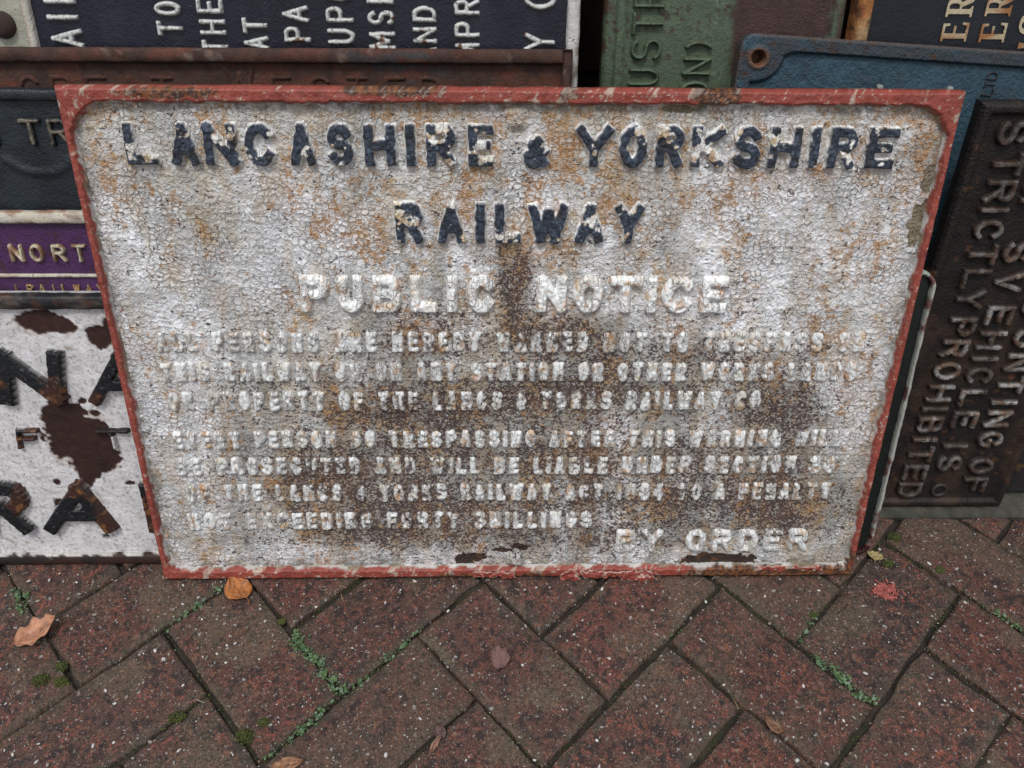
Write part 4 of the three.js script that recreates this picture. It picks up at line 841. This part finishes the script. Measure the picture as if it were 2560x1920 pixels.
// ================================================================ SMALL THINGS ON THE PAVING
// ---- dead leaves
function leaf(name, label, x, z, len, wid, turn, colour, o = {}) {
  const { curl = 0.2, fold = 0.25, lift = 0.002, lobes = 0, tip = 1.6, seed = 1, roll = 0, pitch = 0 } = o, g = thing(name, label, 'leaf'), n = 40, m = 24, pos = [], col = [], uv = [], idx = [];
  for (let j = 0; j <= n; j++) for (let i = 0; i <= m; i++) {
    const u = j / n, v = (i / m) * 2 - 1, prof = Math.pow(sin(PI * Math.pow(clamp(u, 0.001, 0.999), 0.8)), 0.75) * (1 + lobes * sin(u * 19 + v * 2 + seed) * abs(v)), hw = (wid / 2) * prof;
    const px = (u - 0.5) * len, py = v * hw + 0.06 * len * sin(u * 2.5), vein = abs(((u * 9 - abs(v) * 3.2) % 1 + 1) % 1 - 0.5);
    const pz = lift + fold * abs(v) * hw + curl * len * (u - 0.45) ** 2 + 0.0016 * (vn(u * 7 + seed, v * 4 + 9, seed) - 0.5) * 2 + 0.0004 * ss(0.18, 0.0, vein) - 0.0006 * ss(0.12, 0, abs(v));
    pos.push(px, pz, -py);
    const k = 0.60 + 0.75 * fbm(u * 6 + seed, v * 5, 4, seed + 5) - 0.22 * ss(0.12, 0.02, vein) - 0.35 * ss(0.66, 0.74, vn(u * 11 + seed, v * 6, seed + 9)) - 0.22 * ss(0.07, 0.0, abs(v)) - 0.25 * ss(0.8, 1, abs(v));
    col.push(colour[0] * k, colour[1] * k, colour[2] * k); uv.push(px, py);
  }
  for (let j = 0; j < n; j++) for (let i = 0; i < m; i++) { const a = j * (m + 1) + i; idx.push(a, a + m + 1, a + 1, a + 1, a + m + 1, a + m + 2); }
  put('blade', geo(pos, col, uv, idx), mat({ vertexColors: true, roughness: 0.55, side: THREE.DoubleSide }), g);
  const y0 = lift + curl * len * 0.2, c = new THREE.CatmullRomCurve3([new THREE.Vector3(-len * 0.48, y0, 0), new THREE.Vector3(-len * 0.6, y0 * 0.8, 0.0012), new THREE.Vector3(-len * 0.72, lift * 0.6 + 0.001, -0.001)]);
  put('stem', new THREE.TubeGeometry(c, 8, 0.0006, 5), mat({ color: new THREE.Color(colour[0] * 0.5, colour[1] * 0.45, colour[2] * 0.45), roughness: 0.7 }), g);
  g.position.set(x, 0.001, z); g.rotation.set(pitch, turn, roll, 'YXZ');
  return g;
}
leaf('dead_leaf', 'pale brown curled dead leaf on the bricks at the far left', -0.5350, 0.0745, 0.050, 0.030, 0.55, [0.42, 0.20, 0.115], { curl: 0.9, fold: 0.45, lobes: 0.22, seed: 3, lift: 0.003, roll: 0.15 });
leaf('dead_leaf', 'orange brown dead leaf against the lower edge of the notice', -0.3240, 0.0190, 0.038, 0.031, 2.25, [0.36, 0.13, 0.035], { curl: 0.35, fold: 0.15, seed: 8, lift: 0.004, pitch: 0.12 });
leaf('dead_leaf', 'small pale yellow leaf at the bottom right corner of the rimmed plate', 0.4540, -0.0215, 0.020, 0.014, 2.6, [0.34, 0.27, 0.12], { curl: 0.4, seed: 11 });
leaf('dead_leaf', 'small brown leaf caught in a joint low on the right', 0.2765, 0.1850, 0.023, 0.012, 2.3, [0.17, 0.085, 0.045], { curl: 0.5, fold: 0.4, seed: 14 });
leaf('dead_leaf', 'dark brown leaf cut off by the bottom edge of the view, lower left', -0.2300, 0.2225, 0.034, 0.015, 0.25, [0.26, 0.13, 0.07], { curl: 0.5, fold: 0.5, seed: 17 });
leaf('dead_leaf', 'small pinkish shred of leaf in the joint below the stone', -0.0800, 0.2010, 0.020, 0.007, 1.0, [0.30, 0.17, 0.12], { curl: 0.6, fold: 0.4, seed: 19 });
leaf('dead_leaf', 'dull purple leaf fragment beside the joint below the stone', -0.0760, 0.1880, 0.017, 0.012, 1.9, [0.10, 0.055, 0.05], { curl: 0.2, seed: 23 });

// ---- the loose stone
{
  const g = mergeVertices(new THREE.IcosahedronGeometry(0.0125, 8).deleteAttribute('uv').deleteAttribute('normal')), p = g.attributes.position, col = [];
  for (let i = 0; i < p.count; i++) {
    const x = p.getX(i) / 0.0125, y = p.getY(i) / 0.0125, z = p.getZ(i) / 0.0125, k = 0.66 + 0.58 * fbm(x * 2.2 + z * 1.7 + 5, y * 2.2 - z * 1.3 + 3, 4, 401) + 0.12 * (vn(x * 5 + y * 3, z * 5 - y, 402) - 0.5);
    p.setXYZ(i, x * 0.0125 * k * 0.85, y * 0.0125 * k * 0.72, z * 0.0125 * k * 1.12);
    const c = mul3([0.150, 0.085, 0.078], 0.55 + 0.9 * fbm(x * 4 + z, y * 4 + z * 2, 3, 403)); col.push(...c);
  }
  g.setAttribute('color', new THREE.Float32BufferAttribute(col, 3)); g.computeVertexNormals();
  const s = put('loose_stone', g, mat({ vertexColors: true, roughness: 0.9 })); s.position.set(-0.0135, 0.0075, 0.1090); s.rotation.y = 0.3;
  tag(s, 'lumpy purple brown stone lying on a brick near the front', 'stone');
}
// ---- the round iron foot at the right edge
{
  const t = thing('iron_block', 'round rusty iron block standing on the stone slab at the right edge', 'iron block');
  const prof = (q) => q.map((a) => new THREE.Vector2(...a));
  const b = new THREE.LatheGeometry(prof([[0, 0.002], [0.030, 0.002], [0.034, 0.006], [0.0355, 0.012], [0.0355, 0.028]]), 40), c = new THREE.LatheGeometry(prof([[0.0355, 0.028], [0.0345, 0.031], [0.0325, 0.0325], [0.0, 0.033]]), 40);
  const paint = (g, f) => { const p = g.attributes.position, col = []; for (let i = 0; i < p.count; i++) col.push(...f(p.getX(i), p.getY(i), p.getZ(i))); g.setAttribute('color', new THREE.Float32BufferAttribute(col, 3)); g.attributes.uv && p && (() => { for (let i = 0; i < p.count; i++) g.attributes.uv.setXY(i, Math.atan2(p.getZ(i), p.getX(i)) * 0.035, p.getY(i)); })(); return g; };
  put('side', paint(b, (x, y, z) => mul3([0.075, 0.045, 0.022], 0.6 + 0.8 * fbm(Math.atan2(z, x) * 4, y * 120, 3, 411))), rustM, t);
  put('top', paint(c, () => [0.016, 0.015, 0.016]), ironM, t);
  t.position.set(0.7090, 0.007, -0.172);
}
// ---- grit, moss, lichen and shreds lying about: more than one could count
function scatter(name, label, category, g, m, n, place) {
  const I = new THREE.InstancedMesh(g, m, n), q = new THREE.Object3D(), c = new THREE.Color();
  for (let i = 0; i < n; i++) { place(i, q, c); q.updateMatrix(); I.setMatrixAt(i, q.matrix); I.setColorAt(i, c); }
  I.name = name; I.castShadow = I.receiveShadow = true; I.userData.kind = 'stuff'; scene.add(I); tag(I, label, category); return I;
}
function lump(r, seed, flat = 1) {
  const g = mergeVertices(new THREE.IcosahedronGeometry(1, 1).deleteAttribute('uv').deleteAttribute('normal')), p = g.attributes.position;
  for (let i = 0; i < p.count; i++) { const k = r * (0.72 + 0.5 * hash(i, seed, 421)); p.setXYZ(i, p.getX(i) * k, p.getY(i) * k * flat, p.getZ(i) * k); }
  g.computeVertexNormals(); return g;
}
{
  const R = rng(431);
  scatter('grit', 'pale grit and tiny pebbles scattered over the brick paving', 'grit', lump(1, 1, 0.6), mat({ roughness: 0.8 }), 2600, (i, q, c) => {
    const x = -0.85 + 1.7 * R(), z = -0.08 + 0.46 * R(), s = lerp(0.0005, 0.0019, R() ** 3.2);
    q.position.set(x, 0.0006, z); q.scale.set(s * (1 + 0.8 * R()), s * 0.8, s); q.rotation.set(0, R() * 6.3, (R() - 0.5) * 0.6);
    const t = R(); if (t > 0.80) c.setRGB(0.50, 0.49, 0.47); else if (t > 0.45) c.setRGB(0.24, 0.21, 0.19); else if (t > 0.25) c.setRGB(0.16, 0.10, 0.075); else c.setRGB(0.07, 0.06, 0.06);
  });
  // moss cushions along the joints; places given in the brick grid
  const cushions = [[-0.5148, 0.1279, 0.012], [-0.4930, 0.1300, 0.009], [-0.3552, 0.1696, 0.011], [-0.2801, 0.1896, 0.012], [-0.2660, 0.0600, 0.005], [0.3560, 0.0560, 0.006], [-0.4985, 0.1120, 0.008], [0.4680, -0.0120, 0.008], [0.4900, -0.0500, 0.010], [0.5300, -0.0030, 0.007], [-0.2640, 0.1760, 0.008]];
  const joint = (u0, v0, u1, v1, n, w, a = 1) => ({ u0, v0, u1, v1, n, w, a });
  const runs = [joint(2, 1, 2, 3, 60, 0.0028), joint(4, 3, 4, 5, 110, 0.0032), joint(3, 3, 3, 5, 110, 0.0045), joint(2, 3, 4, 3, 80, 0.0030), joint(3, 5, 5, 5, 120, 0.0045), joint(4, 4, 6, 4, 60, 0.003), joint(1, 0, 2, 0, 60, 0.003), joint(0, 0, 0, -2, 120, 0.0035), joint(-1, -1, -1, 1, 70, 0.003), joint(2, 1, 2, -1, 50, 0.003), joint(3, 2, 3, 0, 70, 0.003), joint(4, 3, 4, 1, 60, 0.003), joint(-2, -2, 0, -2, 50, 0.003), joint(0, 1, 2, 1, 40, 0.0022), joint(-1, -2, -1, -4, 60, 0.003), joint(0, 0, 0, 1, 30, 0.003), joint(5, 5, 7, 5, 50, 0.003)];
  const list = [];
  for (const [x, z, r] of cushions) for (let k = 0; k < 300; k++) { const a = R() * 6.3, d = r * (0.7 + 0.5 * vn(a * 1.3 + x * 90, z * 90, 481)) * Math.pow(R(), 0.6) * 0.95; list.push([x + d * cos(a), -0.0010 + 0.0048 * (1 - (d / r) ** 2) * (r / 0.012) + 0.001 * R(), z + d * sin(a) * 0.75, lerp(0.0004, 0.0009, R()), 0]); }
  for (const j of runs) for (let k = 0; k < j.n; k++) { const t = R(), [x, z] = at(lerp(j.u0, j.u1, t), lerp(j.v0, j.v1, t)), g = fbm(x * 22, z * 22, 2, 441); if (g < 0.46) continue; list.push([x + (R() - 0.5) * j.w * 2, -0.0034 + 0.0025 * R(), z + (R() - 0.5) * j.w * 2, lerp(0.0004, 0.0011, R()), 0.3]); }
  scatter('moss', 'green and olive moss cushions growing along the brick joints', 'moss', lump(1, 2, 0.9), mat({ roughness: 1 }), list.length, (i, q, c) => {
    const [x, y, z, s, k] = list[i]; q.position.set(x, y, z); q.scale.set(s, s * 1.2, s); q.rotation.set(R(), R() * 6, R());
    const t = R(); c.setRGB(lerp(0.022, 0.100, t * t) * (1 - k * 0.4), lerp(0.032, 0.110, t * t), lerp(0.006, 0.018, t));
  });
  // leafy grey-green lichen: small cupped discs
  const disc = new THREE.CircleGeometry(1, 9).rotateX(-PI / 2); { const p = disc.attributes.position; for (let i = 0; i < p.count; i++) { const d = hypot(p.getX(i), p.getZ(i)), k = 1 + 0.25 * (hash(i, 5, 451) - 0.5); p.setXYZ(i, p.getX(i) * k, 0.35 * d * d + 0.15 * (hash(i, 6, 451) - 0.5), p.getZ(i) * k); } disc.computeVertexNormals(); }
  const lich = [], patch = (x, z, rx, rz, a, n) => { for (let k = 0; k < n; k++) { const t = R() * 6.3, d = sqrt(R()), px = rx * d * cos(t), pz = rz * d * sin(t); lich.push([x + px * cos(a) - pz * sin(a), z + px * sin(a) + pz * cos(a)]); } };
  const strip = (u0, v0, u1, v1, w, n) => { for (let k = 0; k < n; k++) { const t = R(), [x, z] = at(lerp(u0, u1, t), lerp(v0, v1, t)); lich.push([x + (R() + R() - 1) * w, z + (R() + R() - 1) * w]); } };
  strip(-1, -1, -1, -0.1, 0.010, 0); strip(-1, -1, 0.0, -1, 0.009, 200); strip(-0.9, -1.0, -0.2, -1.0, 0.012, 110); strip(0, -0.95, 0, -0.15, 0.007, 150); strip(0, -1.9, 0, -1.1, 0.007, 150); strip(0, -0.2, 0, 0.1, 0.003, 22);
  strip(-2, -2, -2, -0.75, 0.007, 150); strip(-2, -1.2, -2, -0.5, 0.006, 60); strip(3.2, 3, 3.95, 3, 0.009, 170); strip(3, 3.0, 3, 3.5, 0.005, 60); strip(3.3, 3, 3.7, 3, 0.007, 40); strip(4.2, 5, 4.9, 5, 0.008, 70);
  patch(-0.5800, 0.0270, 0.018, 0.010, 0.9, 100); patch(-0.5700, 0.0420, 0.009, 0.006, 0.6, 40); strip(2, 1.9, 2, 2.2, 0.003, 12); strip(-1, 0.7, -1, 0.95, 0.004, 24);
  scatter('lichen', 'pale grey green leafy lichen in patches over the brick joints', 'lichen', disc, mat({ roughness: 0.9, side: THREE.DoubleSide }), lich.length, (i, q, c) => {
    const [x, z] = lich[i], s = lerp(0.0006, 0.0024, R() ** 1.8) * (fbm(x * 90, z * 90, 2, 461) > 0.44 ? 1 : 0.35); q.position.set(x, 0.0002 + 0.0022 * R(), z); q.scale.set(s, s, s * (0.7 + 0.3 * R())); q.rotation.set((R() - 0.5) * 0.9, R() * 6, (R() - 0.5) * 0.9);
    const t = R(); c.setRGB(lerp(0.030, 0.140, t), lerp(0.070, 0.215, t), lerp(0.030, 0.150, t * t));
  });
  // straw, twigs and paint shreds fallen at the foot of the notice
  scatter('shreds', 'tiny twigs and pale paint shreds fallen on the bricks', 'debris', new THREE.CylinderGeometry(0.35, 0.2, 1, 5).rotateZ(PI / 2), mat({ roughness: 0.9 }), 190, (i, q, c) => {
    const foot = R() < 0.6, x = -0.7 + 1.4 * R(), z = foot ? 0.006 + 0.05 * R() * R() : 0.02 + 0.28 * R(); q.position.set(x, 0.0012, z); const s = lerp(0.0006, 0.0013, R()); q.scale.set(s * lerp(2, 11, R() ** 2), s, s); q.rotation.set(0, R() * 6, (R() - 0.5) * 0.15);
    const t = R(); if (t < 0.4) c.setRGB(0.32, 0.22, 0.12); else if (t < 0.6) c.setRGB(0.42, 0.38, 0.33); else if (t < 0.8) c.setRGB(0.27, 0.09, 0.06); else c.setRGB(0.10, 0.055, 0.03);
  });
  // flakes of red paint right of the notice
  scatter('paint_flakes', 'patch of pinkish red paint flakes on the bricks right of the notice', 'paint flakes', lump(1, 3, 0.25), mat({ roughness: 0.75 }), 300, (i, q, c) => {
    const a = R() * 6.3, d = sqrt(R()), k = i % 9 === 0 ? 1.6 : 1, wob = 0.75 + 0.5 * vn(a * 1.6, 3, 471); q.position.set(0.4520 + 0.013 * d * cos(a) * k * wob, 0.0004, 0.0270 + 0.010 * d * sin(a) * k * wob); const s = lerp(0.0005, 0.0014, R()); q.scale.set(s * 1.5, s * 0.5, s); q.rotation.set((R() - 0.5) * 0.5, R() * 6, (R() - 0.5) * 0.5);
    const t = R(); c.setRGB(lerp(0.20, 0.36, t), lerp(0.045, 0.12, t * t), lerp(0.038, 0.10, t * t));
  });
}

renderer.render(scene, camera);
